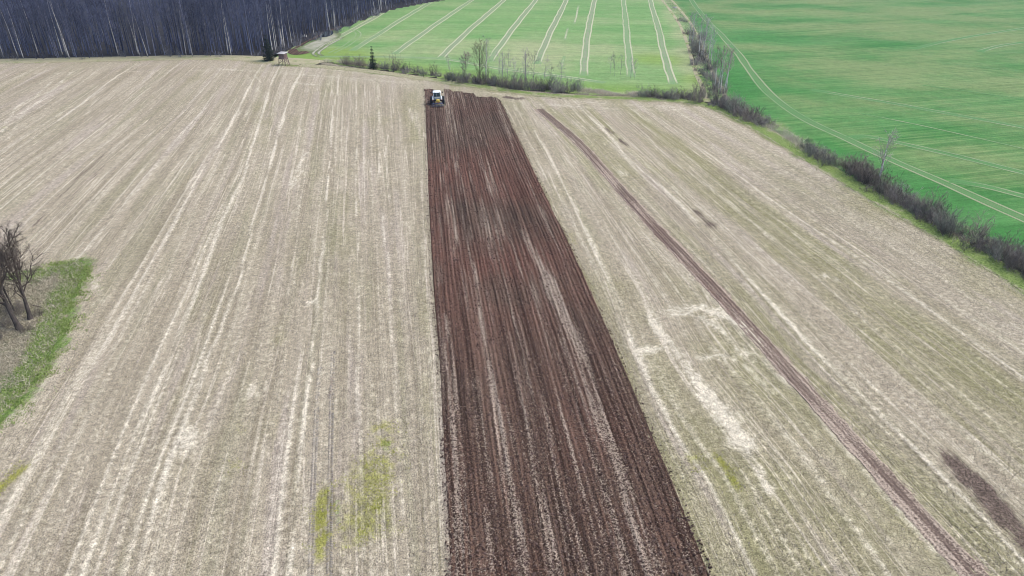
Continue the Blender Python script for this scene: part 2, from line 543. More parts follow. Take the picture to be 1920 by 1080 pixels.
M_STUB = mat_stubble()
M_SOIL = mat_soil('tilled_soil')
GR_FAR = ((0.130, 0.265, 0.085), (0.185, 0.30, 0.112), (0.315, 0.335, 0.185))
GR_RIGHT = ((0.043, 0.170, 0.038), (0.075, 0.21, 0.060), (0.19, 0.24, 0.10))
M_FAR = mat_green('young_crop', *GR_FAR, 0.1)
M_RIGHT = mat_green('young_cereal', *GR_RIGHT, -0.25)
M_VERGE = mat_grass('verge_grass', (0.125, 0.195, 0.045), (0.215, 0.28, 0.09), (0.36, 0.33, 0.22))
M_HEAD = mat_grass('headland_grass', (0.07, 0.125, 0.025), (0.15, 0.215, 0.06), (0.235, 0.205, 0.15))
M_DITCH = mat_grass('ditch_grass', (0.15, 0.14, 0.08), (0.23, 0.21, 0.14), (0.36, 0.32, 0.25))
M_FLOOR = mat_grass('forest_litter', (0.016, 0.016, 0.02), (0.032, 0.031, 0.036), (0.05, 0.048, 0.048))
M_GROUND = mat_grass('open_land', (0.06, 0.12, 0.035), (0.10, 0.17, 0.055), (0.19, 0.19, 0.12))
M_STRAW = mat_litter('straw_flakes', (0.13, 0.095, 0.07), (0.42, 0.35, 0.275))
M_STALK = mat_litter('cut_stalks', (0.16, 0.13, 0.10), (0.52, 0.47, 0.42))
M_CLOD = mat_litter('soil_clods', (0.045, 0.029, 0.025), (0.16, 0.11, 0.095))
M_BLADE = mat_litter('grass_blades', (0.15, 0.23, 0.05), (0.34, 0.42, 0.15))
M_DRYBLADE = mat_litter('dead_grass_blades', (0.26, 0.235, 0.165), (0.50, 0.46, 0.36))

# ------------------------------------------------------------------ ground sheets
def grid_faces(nr, nc, keep=None):
    i = np.arange(nr * nc).reshape(nr, nc)
    f = np.stack((i[:-1, :-1], i[:-1, 1:], i[1:, 1:], i[1:, :-1]), -1).reshape(-1, 4)
    if keep is not None:
        k = keep.ravel()
        f = f[k[f].any(1)]
    return f

def compact(v, f, attrs):
    used = np.unique(f); m = np.zeros(len(v), int); m[used] = np.arange(len(used))
    return v[used], m[f], {k: a[used] for k, a in attrs.items()}

def sheet(name, xs, ys, poly, mat, attrs_fn=None, dz=0.0, kind='structure'):
    X, Y = np.meshgrid(xs, ys)
    x, y = X.ravel(), Y.ravel()
    keep = inside(poly, x, y)
    f = grid_faces(len(ys), len(xs), keep)
    v = np.stack((x, y, H(x, y) + dz), 1)
    at = attrs_fn(x, y) if attrs_fn else {}
    v, f, at = compact(v, f, at)
    o = link(name, mesh_np(name, v, f, mat, True, at))
    tag(o, kind=kind)
    return o

def ribbon(name, pl, offs, mat, zf, attrs_fn=None, kind='structure', step=1.0, ragged=0.0):
    """sheet that follows a line; offs = offsets to its right; zf(offsets, along) gives height above the land"""
    p, d = resample(pl, step)
    nr, _ = normals(p)
    offs = np.asarray(offs, float)
    xy = p[:, None, :] + nr[:, None, :] * offs[None, :, None]
    x, y = xy[..., 0].ravel(), xy[..., 1].ravel()
    O = np.tile(offs, len(p)); D = np.repeat(d, len(offs))
    if ragged:                                        # torn edges: the outer columns wander in and out
        wgt = sstep(.55, 1.0, abs(O) / abs(offs).max()) * np.sign(O) * ragged
        jv = (vnoise(D * 1.9, np.sign(O) * 3 + 9, 65) - .6) + .7 * (vnoise(D * .25, np.sign(O) * 5 + 9, 67) - .5)
        nn = np.repeat(nr, len(offs), 0)
        x = x + nn[:, 0] * wgt * jv; y = y + nn[:, 1] * wgt * jv
    z = H(x, y) + zf(O, D)
    at = attrs_fn(O, D, x, y) if attrs_fn else {}
    o = link(name, mesh_np(name, np.stack((x, y, z), 1), grid_faces(len(p), len(offs)), mat, True, at))
    if kind: tag(o, kind=kind)
    return o

# open land out to the horizon, lying under every sheet
xs = np.unique(np.concatenate((np.arange(-400, 401, 10), np.linspace(-4000, 4000, 41))))
ys = np.unique(np.concatenate((np.arange(-120, 601, 10), np.linspace(-4000, 6000, 41))))
X, Y = np.meshgrid(xs, ys); x, y = X.ravel(), Y.ravel()
r = np.hypot(x / 330, (y - 200) / 330)
z = H(x, y) * np.clip(2 - r, 0, 1) - 1.7 * (1 - sstep(0.95, 1.1, r)) - 0.05
link('ground', mesh_np('ground', np.stack((x, y, z), 1), grid_faces(len(ys), len(xs)), M_GROUND, True, {'dry': np.zeros(len(x)) + .1}))
tag(bpy.data.objects['ground'], kind='structure')

# --- stubble field
us = np.arange(G_U[0] + 8, G_U[-1] - 20, 0.3)
ss = np.arange(-28, 226, 0.9)
U, S = np.meshgrid(us, ss)
xy = row_xy(U, S).reshape(-1, 2)
u, s = U.ravel(), S.ravel()
x, y = xy[:, 0], xy[:, 1]
de, dal = dist_pl(EDGE, x, y, 14.0)
keep = inside(FIELD, x, y) & ~inside(GRASS, x, y)
straw = np.zeros(len(x)); green = np.zeros(len(x)); weed = np.zeros(len(x)); soil = np.zeros(len(x)); grass = np.zeros(len(x))

def row_line(gi, f, width, amt):
    """straw swath that follows the rows between guide gi and gi+1"""
    global straw
    uu = G_U[gi + 1] * (1 - f) + G_U[gi + 2] * f
    wob = (vnoise(s * 0.06, s * 0 + gi * 3.1 + f, 3) - .5) * 0.8 + (vnoise(s * 0.3, s * 0 + gi * 5.1 + f, 13) - .5) * 0.25
    wv = width * (0.25 + 0.65 * vnoise(s * 0.11 + f * 7, s * 0 + gi, 5))
    q = np.exp(-((u - uu - wob) / wv) ** 2) * amt * (0.55 + 0.65 * vnoise(s * 0.10 + gi, s * 0 + f * 9, 4))
    w2 = (vnoise(s * 0.04, s * 0 + gi * 2.3 + f * 4, 17) - .5) * 0.6
    for off, a2 in ((-.95, .5), (.8, .45), (1.7, .4)):          # thin lines beside it, from the wheels
        q = np.maximum(q, np.exp(-((u - uu - w2 - off) / (.16 + .1 * vnoise(s * .1, s * 0 + off, 18))) ** 2) * a2 * amt * (.35 + 1.35 * vnoise(s * .05 + gi + off, s * 0 + f * 3, 19)))
    straw = np.maximum(straw, q)

for gi, f, wd, am in [(0, 0, .5, .6), (0, .35, .4, .5), (0, .7, .4, .6), (1, 0, .5, .8), (1, .3, .35, .5), (1, .55, .4, .7), (1, .8, .3, .5), (2, .25, .4, .6), (2, .5, .4, .7), (2, .75, .3, .55),
                      (3, 0, .45, .95), (3, .35, .3, .45), (3, .6, .3, .5), (4, 0, .45, 1.), (4, .5, .28, .4), (5, 0, .5, 1.05), (5, .4, .3, .45), (5, .62, .35, .6), (6, 0, .32, 1.), (6, .2, .2, .5), (6, .55, .2, .4),
                      (7, 0, .25, .75), (7, .5, .2, .35), (8, 0, .25, .75), (8, .5, .25, .35), (8, .85, .45, .55),
                      (10, .35, .25, .55), (11, 0, .32, .9), (11, .3, .25, .5), (11, .62, .32, .65), (12, -.12, .3, .6), (12, .3, .35, .6), (12, .7, .3, .5), (13, 0, .6, .9), (13, .12, .35, .6), (13, .3, .3, .5), (13, .5, .4, .7), (13, .75, .35, .6),
                      (14, 0, .4, .8), (14, .2, .3, .55), (14, .4, .35, .7), (14, .6, .3, .5), (14, .8, .3, .6)]:
    row_line(gi, f, wd, am)

def paint(target, px, width, amt, soft=1.0):
    pl = resample(PL(px), 1.0)[0]
    d, al = dist_pl(pl, x, y, width * 3)
    wv = width * (0.7 + 0.6 * vnoise(al * 0.35, al * 0, 8))
    L = np.sum(np.hypot(*np.diff(pl, axis=0).T))
    d = np.maximum(0, d + .5 * width * (vnoise(x * 1.4, y * 1.4, 23) - .5) * 2)
    fade = np.minimum(1, np.minimum(al, L - al) / (0.12 * L) + 0.35)
    q = np.exp(-(d / wv) ** 2) * amt * fade * (0.55 + 0.6 * vnoise(al * 0.25 + width * 9, al * 0, 6))
    np.maximum(target, q, out=target)

# headland turns, loops and thick straw
for px, wd, am in [
    ([(380, 128), (470, 133), (560, 140), (700, 150), (790, 158)], .6, .7), ([(540, 156), (620, 160)], .7, .6), ([(0, 138), (120, 137), (300, 133), (480, 132)], .5, .5),
    ([(570, 128), (650, 134), (740, 147), (800, 158)], .5, .7), ([(900, 172), (1000, 184), (1120, 194), (1240, 200), (1330, 206)], .7, .7), ([(1000, 194), (1100, 202), (1200, 206), (1300, 205)], .6, .7),
    ([(470, 140), (486, 150), (480, 175), (455, 230)], .35, .6), ([(463, 140), (470, 155), (466, 180), (440, 230)], .35, .55),
    ([(625, 155), (660, 150), (690, 158)], .4, .5), ([(700, 152), (730, 152), (745, 170)], .4, .5),
    ([(140, 130), (80, 185), (0, 235)], .4, .7), ([(115, 165), (40, 195), (0, 255)], .4, .7), ([(100, 150), (60, 190), (10, 270)], .4, .6),
    ([(573, 285), (562, 310), (545, 350)], .35, .9), ([(570, 318), (555, 335), (547, 355)], .3, .8),
    ([(1165, 652), (1225, 658), (1260, 655)], .4, .95), ([(1225, 592), (1262, 580), (1310, 578), (1360, 592), (1400, 620), (1440, 660)], .6, 1.1),
    ([(1360, 640), (1390, 660), (1440, 690), (1490, 720)], .25, .85), ([(1390, 655), (1440, 672), (1480, 692)], .2, .8), ([(1330, 650), (1400, 690), (1450, 740)], .25, .8),
    ([(1215, 590), (1235, 620), (1265, 655), (1300, 705), (1320, 735)], .45, 1.3), ([(1310, 725), (1335, 755), (1370, 800), (1400, 845)], .9, 1.7), ([(1395, 840), (1420, 880), (1450, 930)], .45, 1.1), ([(1235, 600), (1300, 590), (1380, 640), (1430, 668)], .3, .9), ([(1470, 700), (1420, 668), (1350, 664), (1300, 680)], .3, .8),
    ([(1210, 588), (1230, 586)], .4, 1.), ([(165, 520), (185, 545), (200, 570)], .5, .8), ([(100, 700), (60, 745), (10, 795)], .6, .6), ([(120, 640), (150, 590), (190, 560)], .5, .5),
    ([(345, 800), (352, 825), (340, 850)], .7, 1.1), ([(475, 720), (470, 745)], .5, .9), ([(573, 570), (597, 566)], .35, .9), ([(1160, 320), (1175, 330)], .6, .9), ([(1060, 300), (1040, 330)], .3, .3),
    ([(1540, 515), (1580, 528)], .4, .8), ([(960, 192), (1000, 240)], .3, .5)]:
    paint(straw, px, wd, am)
for px, wd, am in [([(565, 740), (560, 560), (600, 300)], .9, .25), ([(200, 285), (130, 350), (55, 430)], .5, .55), ([(208, 300), (140, 365), (68, 440)], .35, .45), ([(300, 540), (322, 500), (330, 545)], .3, .2),
                   ([(1135, 240), (1150, 252)], .55, 1.1), ([(1160, 260), (1178, 276)], .5, 1.0), ([(1300, 392), (1320, 410), (1340, 428)], .6, 1.1), ([(1775, 850), (1800, 880), (1840, 920), (1890, 975), (1940, 1030), (2000, 1090), (2150, 1260)], .8, 1.6),
                   ([(945, 181), (965, 185), (985, 184)], .8, 1.2), ([(985, 181), (1030, 182), (1065, 187)], .3, .8), ([(930, 176), (960, 178), (990, 180)], .5, .5), ([(640, 540), (645, 620)], .3, .3), ([(87, 340), (92, 341)], .4, .5),
                   ([(580, 1120), (587, 929), (594, 771), (604, 560), (612, 400)], .22, .42), ([(617, 1120), (620, 866), (622, 740), (628, 560), (632, 400)], .24, .5)]:
    paint(soil, px, wd, am)
for px, wd, am in [([(603, 1050), (604, 960), (607, 915)], .42, 1.4), ([(712, 790), (718, 815), (726, 845)], .9, .8), ([(705, 840), (704, 900), (695, 960), (680, 1010)], 1.5, .8), ([(665, 870), (655, 930), (650, 1030)], 1.0, .75),
                   ([(640, 1020), (690, 1030)], .6, .75), ([(55, 870), (25, 895), (0, 915), (-30, 935)], .35, 1.2), ([(1340, 850), (1360, 880), (1385, 918)], .3, 1.15), ([(1285, 845), (1305, 880)], .5, .55), ([(635, 900), (625, 960)], .3, .5),
                   ([(440, 860), (435, 900)], .5, .5), ([(450, 790), (455, 820)], .5, .35), ([(1070, 430), (1085, 470)], .5, .4), ([(1750, 460), (1780, 480)], .4, .3), ([(0, 245), (12, 235)], .5, .5)]:
    paint(weed, px, wd, am)
for px, wd, am in [([(720, 822), (728, 848)], .55, .5), ([(165, 470), (155, 490)], .5, .5), ([(632, 930), (640, 1000)], .5, .45)]:
    paint(grass, px, wd, am)
green += 0.10 + 0.16 * sstep(4, 12, u) + 0.1 * vnoise(u * 0.12, s * 0.03, 14) + 0.1 * sstep(-40, 0, u) * vnoise(u * 0.3, s * 0.02, 15)
green += 0.75 * sstep(5, 14, u) * (vnoise(u * .55, s * .008, 24) - .5) + 0.4 * sstep(-35, -10, u) * (vnoise(u * .5, s * .01, 25) - .5)
green -= 0.35 * sstep(-25, -60, u)
for px, wd, am in [([(705, 860), (705, 1000)], 1.6, .8), ([(510, 850), (520, 700), (535, 560)], .9, .55), ([(1290, 620), (1310, 660), (1370, 670)], 1.2, .4), ([(500, 860), (480, 960)], 1.0, .4), ([(740, 560), (760, 700)], .6, .3)]:
    paint(green, px, wd, am)
hl = sstep(13, 6, de)                              # the turning strip along the far edge is driven flat and pale
straw = straw * (1 - 0.5 * hl) + 0.16 * hl * (0.6 + 0.8 * vnoise(dal * .08, de * .25, 21))
edge_amt = sstep(2.6, 0.0, de + 1.6 * (vnoise(x * .3, y * .3, 9) - .5))
green += edge_amt * 0.9
rightside = sstep(95, 130, dal)                     # the verge is green only from the middle onwards
grass = np.maximum(grass, edge_amt * 0.55 * rightside)
dg, _ = dist_pl(np.vstack((GRASS, GRASS[:1])), x, y, 6.0)
grass = np.maximum(grass, 0.62 * sstep(1.9, -.2, dg + 2.0 * (vnoise(x * .9, y * .9, 26) - .5)))
z = H(x, y) + 0.03 * (vnoise(u * 1.3, s * 0.3, 31) - .5) + 0.05 * np.minimum(straw, 1) + 0.02
f = grid_faces(len(ss), len(us), keep)
v, f, at = compact(np.stack((x, y, z), 1), f, {'head': hl, 'straw': straw, 'green': green, 'weed': weed, 'soil': soil, 'grass': grass, 'rowco': np.stack((u, s, u * 0), 1)})
# the tilled strip is sunk under its own mesh
sv, nv_ = v[:, :2] @ DV, v[:, :2] @ NV
in_strip = (nv_ > np.interp(sv, *SL) + 0.9) & (nv_ < np.interp(sv, *SR) - 0.9) & (sv < to_sn(P(870, 186))[0])
v[in_strip, 2] -= 0.22
tag(link('stubble_field', mesh_np('stubble_field', v, f, M_STUB, True, at)), kind='structure')

wsel = np.nonzero((at['weed'] > .3) & (v[:, 1] < 75))[0]
WEED_AT = v[wsel][:, :2], at['weed'][wsel]
# --- tilled strip: furrows left by the tines, pass beside pass
PASS_END = [(0.0, 167), (0.135, 167), (0.14, 199), (0.268, 199), (0.273, 167), (0.37, 168.5), (0.39, 172), (0.52, 172), (0.53, 174.5), (0.67, 175), (0.69, 182), (0.9, 182), (0.97, 184), (1.0, 190)]
def end_s(fr):
    out = []
    pe = np.array(PASS_END)
    for q in fr:
        yy = np.interp(q, pe[:, 0], pe[:, 1])
        out.append(to_sn(P(795 + q * 140 + (yy - 170) * .3, yy))[0])
    return np.array(out)
fr = np.linspace(0, 1, 236)
ends = end_s(fr) + (vnoise(fr * 60, fr * 0, 41) - .5) * 0.5
sv = np.arange(-24, 172, 0.33)
FR, SV = np.meshgrid(fr, sv)
SVc = np.minimum(SV, ends[None, :])
nl, nrr = np.interp(SVc, *SL), np.interp(SVc, *SR)
jag = (vnoise(SVc * 1.6, SVc * 0 + 2, 42) - .5) * 0.55 * (FR < .003) + (vnoise(SVc * 1.6, SVc * 0 + 7, 43) - .5) * 0.55 * (FR > .997)
N = nl + (nrr - nl) * FR + jag
x = (SVc * DV[0] + N * NV[0]).ravel(); y = (SVc * DV[1] + N * NV[1]).ravel()
Wd = 15.4
a = FR.ravel() * Wd; s_ = SVc.ravel()
def litter_at(a, s):
    l = 0.12 + 0.6 * vnoise(a * 0.95 + 3, s * 0.022, 51) + 0.6 * vnoise(a * 2.3, s * 0.05, 52) + 0.7 * vnoise(a * 5.2, s * 0.2, 53) - .34
    ps = abs(((a + 0.3) / 1.93) % 1.0 - 0.5) * 2       # dark bare line where two passes meet
    l = l - 0.42 * sstep(0.78, 0.97, ps)
    l -= 0.2 * sstep(0.6, 0.1, abs(a)) + 0.16 * sstep(1.5, 0.2, Wd - a)
    l += 0.85 * np.exp(-((a - (11.1 + (70 - s) * .05)) / 0.5) ** 2) * sstep(44, 54, s) * sstep(78, 70, s)
    l += 0.14 * sstep(60, 20, s)
    return np.clip((l - 0.60) * 1.45, 0, 1)
lit = litter_at(a, s_)
red = np.clip(0.22 + 0.9 * sstep(48, 70, s_) * sstep(118, 90, s_) + 0.3 * vnoise(a * .3, s_ * .03, 55), 0, 1)
tine = 0.5 + 0.5 * np.cos(2 * math.pi * a / 0.385 + 5 * vnoise(a * .8, s_ * .10, 58))
z = H(x, y) + 0.035 + 0.105 * tine * (0.1 + 1.2 * vnoise(a * 3, s_ * .5, 56)) + 0.06 * (vnoise(a * 3.2, s_ * 3.0, 57) - .4)
brd = np.minimum(np.minimum(a, Wd - a) / 0.25, 1)
z = np.where(brd < 1, (H(x, y) - 0.06) * (1 - brd) + z * brd, z)
tag(link('tilled_strip', mesh_np('tilled_strip', np.stack((x, y, z), 1), grid_faces(len(sv), len(fr)), M_SOIL, True,
    {'litter': lit, 'red': red, 'rowco': np.stack((a, s_, a * 0), 1)})), kind='structure')

# --- single tilled pass further right
BAND = [(1010, 205), (1085, 268), (1185, 380), (1340, 545), (1530, 755), (1830, 1085), (1990, 1260)]
def band_at(O, D, x, y):
    sN = x * DV[0] + y * DV[1]
    l = 0.55 * vnoise(O * 2.2 + 40, D * .03, 61) + 0.45 * vnoise(O * 5 + 40, D * .2, 62)
    l += 1.0 * sstep(0.5, 0.98, abs(O + .25 * (vnoise(D * .6, D * 0, 66) - .5)) / 1.05)
    return {'litter': np.clip((l - .30 + .22 * sstep(60, 38, sN) + .35 * sstep(45, 65, sN) * sstep(112, 90, sN) * vnoise(D * .15, D * 0, 68)) * 1.5, 0, 1), 'red': np.clip(sstep(118, 80, sN) * sstep(40, 60, sN) * .6 + .05, 0, 1), 'rowco': np.stack((O, D, O * 0), 1)}
M_BAND = mat_soil('thinly_tilled_soil', light=True)
ribbon('tilled_band', PL(BAND), np.linspace(-1.05, 1.05, 31), M_BAND,
       lambda O, D: 0.05 + 0.045 * (0.5 + 0.5 * np.cos(2 * math.pi * O / .35)) * (0.5 + 0.8 * vnoise(O * 4 + 30, D * .8, 63)) + 0.05 * (vnoise(O * 5 + 30, D * 3, 64) - .5) - 0.06 * sstep(.7, 1.05, abs(O)),
       band_at, step=0.3, ragged=.35)

# --- green fields, forest floor
HEDGE_A = PL([(600, 112), (660, 122), (760, 135), (860, 150), (960, 163), (1040, 170), (1110, 175), (1190, 179), (1260, 184), (1310, 189), (1345, 192)])
HEDGE_UP = PL([(1345, 192), (1335, 165), (1322, 140), (1312, 112), (1303, 85), (1290, 55), (1280, 38), (1262, 14), (1240, -12), (1215, -40)])
HEDGE_DN = PL([(1345, 192), (1385, 212), (1430, 232), (1480, 262), (1540, 297), (1610, 333), (1700, 383), (1800, 440), (1920, 507), (2060, 588), (2200, 670)])
HEDGE_DN = np.vstack((HEDGE_DN, HEDGE_DN[-1] + np.outer((20, 45, 75), (HEDGE_DN[-1] - HEDGE_DN[-2]) / np.hypot(*(HEDGE_DN[-1] - HEDGE_DN[-2])))))
FOREST_PX = [(-420, 116), (-150, 113), (0, 111), (200, 108), (400, 105), (500, 103), (545, 88), (590, 71), (640, 51), (690, 30), (740, 14), (800, 3), (870, -8), (960, -16)]
FOREST = PL(FOREST_PX)
far_poly = np.vstack((PL([(520, 110)]), HEDGE_A, HEDGE_UP[1:], [HEDGE_UP[-1] + (60, 160)], [(-180, 620)], [(-30, 420)], FOREST[::-1][:8]))
def far_attrs(x, y):
    pale = 0.18 + 0.4 * sstep(250, 170, y) * vnoise(x * .05, y * .07, 71)
    yel = 0.25 + 0.0 * x
    dA, _ = dist_pl(HEDGE_A, x, y, 30)
    yel = yel + 0.5 * sstep(16, 4, dA)
    pale = pale + 0.5 * sstep(5, 2, dA)
    dU, _ = dist_pl(HEDGE_UP, x, y, 30)
    pale = pale + 0.35 * sstep(8, 3, dU)
    for px, w, a in [((1020, 90), 16, .35), ((850, 100), 8, .3), ((1150, 40), 12, .15), ((980, 110), 8, .45), ((760, 90), 8, .25)]:
        c = P(*px); pale = pale + a * np.exp(-((x - c[0]) ** 2 + (y - c[1]) ** 2) / w ** 2)
    for px, w, a in [((620, 103), 10, .8), ((1230, 112), 9, .6), ((1330, 150), 8, .7)]:
        c = P(*px); yel = yel + a * np.exp(-((x - c[0]) ** 2 + (y - c[1]) ** 2) / w ** 2)
    return {'pale': pale, 'yellow': yel}
sheet('crop_field', np.arange(-200, 200, 1.5), np.arange(140, 620, 1.5), far_poly, M_FAR, far_attrs, 0.0)
right_poly = np.vstack((HEDGE_DN[::-1], HEDGE_UP, [HEDGE_UP[-1] + (60, 160)], [(420, 620)], [(420, -60)], [HEDGE_DN[-1] + (20, -20)]))
def right_attrs(x, y):
    pale = 0.08 + 0.46 * vnoise(x * .03 - y * .01, y * .06 + x * .015, 73) + 0.22 * sstep(190, 290, y)
    d, _ = dist_pl(np.vstack((HEDGE_DN[::-1], HEDGE_UP)), x, y, 10)
    pale = pale - 0.25 * sstep(14, 4, d) + 0.4 * sstep(4, 2.4, d)
    for px, w, a in [((1600, 120), 14, .35), ((1750, 150), 16, .35), ((1850, 60), 25, .3), ((1430, 90), 9, .2), ((1880, 170), 14, .2)]:
        c = P(*px); pale = pale + a * np.exp(-((x - c[0]) ** 2 * .25 + (y - c[1]) ** 2 * 1.4) / w ** 2)
    return {'pale': pale, 'yellow': 0 * x}
sheet('cereal_field', np.arange(10, 420, 1.5), np.arange(-60, 620, 1.5), right_poly, M_RIGHT, right_attrs, 0.0)
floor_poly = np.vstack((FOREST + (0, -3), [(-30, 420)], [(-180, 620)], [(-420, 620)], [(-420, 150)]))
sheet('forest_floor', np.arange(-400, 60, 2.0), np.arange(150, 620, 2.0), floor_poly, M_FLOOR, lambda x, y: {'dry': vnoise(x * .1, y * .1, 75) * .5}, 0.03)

# --- ditches and verges
def ditch_z(O, D):
    return 0.02 - 0.6 * np.exp(-(O / 1.1) ** 2) - 0.35 * sstep(2.2, 3.0, abs(O))
def ditch_at(O, D, x, y):
    return {'dry': 0.45 + 0.4 * vnoise(x * .2, y * .2, 81)}
OFF = np.linspace(-2.9, 2.9, 17)
ribbon('ditch', np.vstack((HEDGE_A, HEDGE_DN[1:])), OFF, M_DITCH, ditch_z, ditch_at)
ribbon('ditch_branch', HEDGE_UP[0:], OFF * .9, M_VERGE, lambda O, D: ditch_z(O, D) * .35 + .03, lambda O, D, x, y: {'dry': 0.35 + 0.7 * vnoise(x * .25, y * .25, 81)})
# dry bank between the forest and the stubble on the left
ribbon('field_margin', PL([(-420, 122), (-150, 117), (0, 115), (200, 111), (400, 108), (530, 113), (600, 119)]), np.linspace(-4, 3.5, 14), M_VERGE, lambda O, D: 0.10 - 0.25 * sstep(2.6, 3.5, O) - 0.25 * sstep(3, 4, -O),
       lambda O, D, x, y: {'dry': 0.75 + 0.3 * sstep(-1, -3, O) + 0.0 * O})
vp = EDGE[(EDGE_D.searchsorted(0)):]
dpl = EDGE
v0 = np.argmin(np.hypot(*(EDGE - P(560, 124)).T))
ribbon('grass_verge', EDGE[v0:], np.linspace(-3.4, 1.1, 14), M_VERGE, lambda O, D: 0.09 - 0.2 * sstep(.5, 1.1, O) - 0.45 * sstep(2.0, 3.4, -O) + 0.05 * (vnoise(O * 2 + 9, D * .8, 83) - .5),
       lambda O, D, x, y: {'dry': 0.30 + 0.55 * sstep(50, 25, D) + 0.5 * sstep(1.6, 2.4, -O) - 0.2 * sstep(75, 110, D) + 0.7 * np.exp(-((O - .8) / .4) ** 2)})
# grassy headland on the left
gx = np.arange(GRASS[:, 0].min(), GRASS[:, 0].max() + 1, 0.5); gy = np.arange(GRASS[:, 1].min(), GRASS[:, 1].max() + 1, 0.5)
GB = resample(PL([(60, 512), (110, 500), (150, 490), (158, 498), (150, 530), (132, 560), (122, 600), (108, 640), (80, 690), (45, 740), (0, 786), (-120, 860)]), .5)[0]
def head_attrs(x, y):
    d, _ = dist_pl(GB, x, y, 60)
    q = sstep(1.6, 2.9, d + 1.4 * (vnoise(x * .5, y * .5, 85) - .5)) * 1.0 - 0.25
    e_ = d + 1.0 * (vnoise(x * 1.1, y * 1.1, 86) - .5)
    q = np.maximum(q, .8 * sstep(.25, -.2, e_))
    p2, _ = dist_pl(PL([(85, 528), (120, 524), (150, 526)]), x, y, 3)
    q = np.maximum(q, 0.9 * np.exp(-(p2 / .25) ** 2))
    return {'dry': q}
sheet('grass_headland', gx, gy, GRASS, M_HEAD, head_attrs, 0.06)

# --- wheel tracks across the green fields: pairs of worn ribbons
M_TRF = mat_track('worn_track', (0.45, 0.44, 0.31), (0.19, 0.285, 0.13))
M_BETWEEN = mat_track('thin_crop', (0.25, 0.265, 0.185), (0.17, 0.28, 0.125))
M_BETWEEN_R = mat_track('thin_cereal', (0.13, 0.205, 0.09), (0.085, 0.215, 0.07))
M_TRR = mat_track('faint_track', (0.27, 0.295, 0.18), (0.095, 0.22, 0.075))
def track(name, px, gauge, w, worn, mat, dz=0.02):
    pl = PL(px); p, d = resample(pl, 1.0); nr, _ = normals(p)
    V, Fc, wa, ac, b = [], [], [], [], 0
    for sg in ((-1, 1) if gauge > 0 else (0,)):
        offs = np.array((-1, -.55, 0, .55, 1)) * w / 2
        c = p + nr * (sg * gauge / 2) + nr * ((vnoise(d * .12, d * 0 + sg, 91) - .5) * 0.25)[:, None]
        xy = c[:, None, :] + nr[:, None, :] * offs[None, :, None]
        xx, yy = xy[..., 0].ravel(), xy[..., 1].ravel()
        V.append(np.stack((xx, yy, H(xx, yy) + dz - 0.0 * xx), 1))
        Fc.append(grid_faces(len(p), 5) + b); b += len(xx)
        L = d[-1]
        wv = worn * (0.55 + 0.75 * vnoise(d * .035 + sg * .3, d * 0 + px[0][0] * .01, 92)) * np.minimum(1, np.minimum(d, L - d) / 6 + .2)
        wa.append(np.repeat(wv, 5)); ac.append(np.tile((0.0, .8, 1, .8, 0.0), len(p)))
    nm_ = sum(len(q) for q in Fc)
    if gauge > 1.55:                                   # thinner crop between the two ruts
        offs = np.array((-1, -.5, 0, .5, 1)) * (gauge - w) / 2
        xy = p[:, None, :] + nr[:, None, :] * offs[None, :, None]
        xx, yy = xy[..., 0].ravel(), xy[..., 1].ravel()
        V.append(np.stack((xx, yy, H(xx, yy) + dz - .008), 1)); Fc.append(grid_faces(len(p), 5) + b)
        wa.append(np.repeat(worn * .62 * np.minimum(1, np.minimum(d, d[-1] - d) / 6 + .1), 5)); ac.append(np.tile((.5, .9, .9, .9, .5), len(p)))
    o = link(name, mesh_np(name, np.vstack(V), np.vstack(Fc), mat, True, {'worn': np.concatenate(wa), 'across': np.concatenate(ac)}))
    o.data.materials.append(M_BETWEEN if mat == M_TRF else M_BETWEEN_R)
    mi = np.zeros(len(o.data.polygons), np.int32); mi[nm_:] = 1; o.data.polygons.foreach_set('material_index', mi)
    return tag(o, kind='structure')
for px, wn_ in [([(580, 97), (612, 81), (640, 67), (690, 40), (737, 15), (800, 4), (880, -6)], 1.15), ([(660, 95), (713, 62), (760, 32), (797, 10), (830, -10)], .8), ([(738, 102), (797, 60), (840, 30), (885, 0), (910, -16)], .95),
                ([(824, 110), (876, 60), (910, 30), (945, 0), (962, -15)], 1.1), ([(916, 116), (957, 60), (980, 30), (1005, 0), (1016, -15)], 1.0), ([(1006, 120), (1032, 60), (1047, 30), (1062, 0), (1070, -15)], 1.15),
                ([(1094, 142), (1097, 105), (1102, 62), (1108, 30), (1115, 0), (1118, -15)], 1.1), ([(1183, 144), (1177, 83), (1173, 40), (1169, 0), (1167, -15)], .7), ([(1262, 158), (1246, 104), (1235, 56), (1226, 25), (1219, 0), (1214, -15)], .95)]:
    track('wheel_track', px, 1.7, 0.55, wn_, M_TRF)
track('wheel_track', [(600, 106), (730, 107), (834, 111), (940, 129), (1050, 143), (1135, 155)], 1.6, .6, .75, M_TRF, .026)
track('wheel_track', [(620, 100), (655, 82), (672, 65), (663, 55)], 1.5, .5, .6, M_TRF, .026)
for px in ([(1065, 52), (1059, 75)], [(1085, 10), (1077, 45)], [(1058, 105), (1053, 130)]):
    track('bare_streak', px, 0, .8, .7, M_TRF)
RT = [(1280, -25), (1296, 0), (1327, 40), (1352, 65), (1383, 100), (1415, 144), (1449, 181), (1507, 222), (1589, 261), (1670, 299), (1763, 340), (1920, 410), (2080, 480)]
track('wheel_track', RT, 1.7, .5, .9, M_TRR)
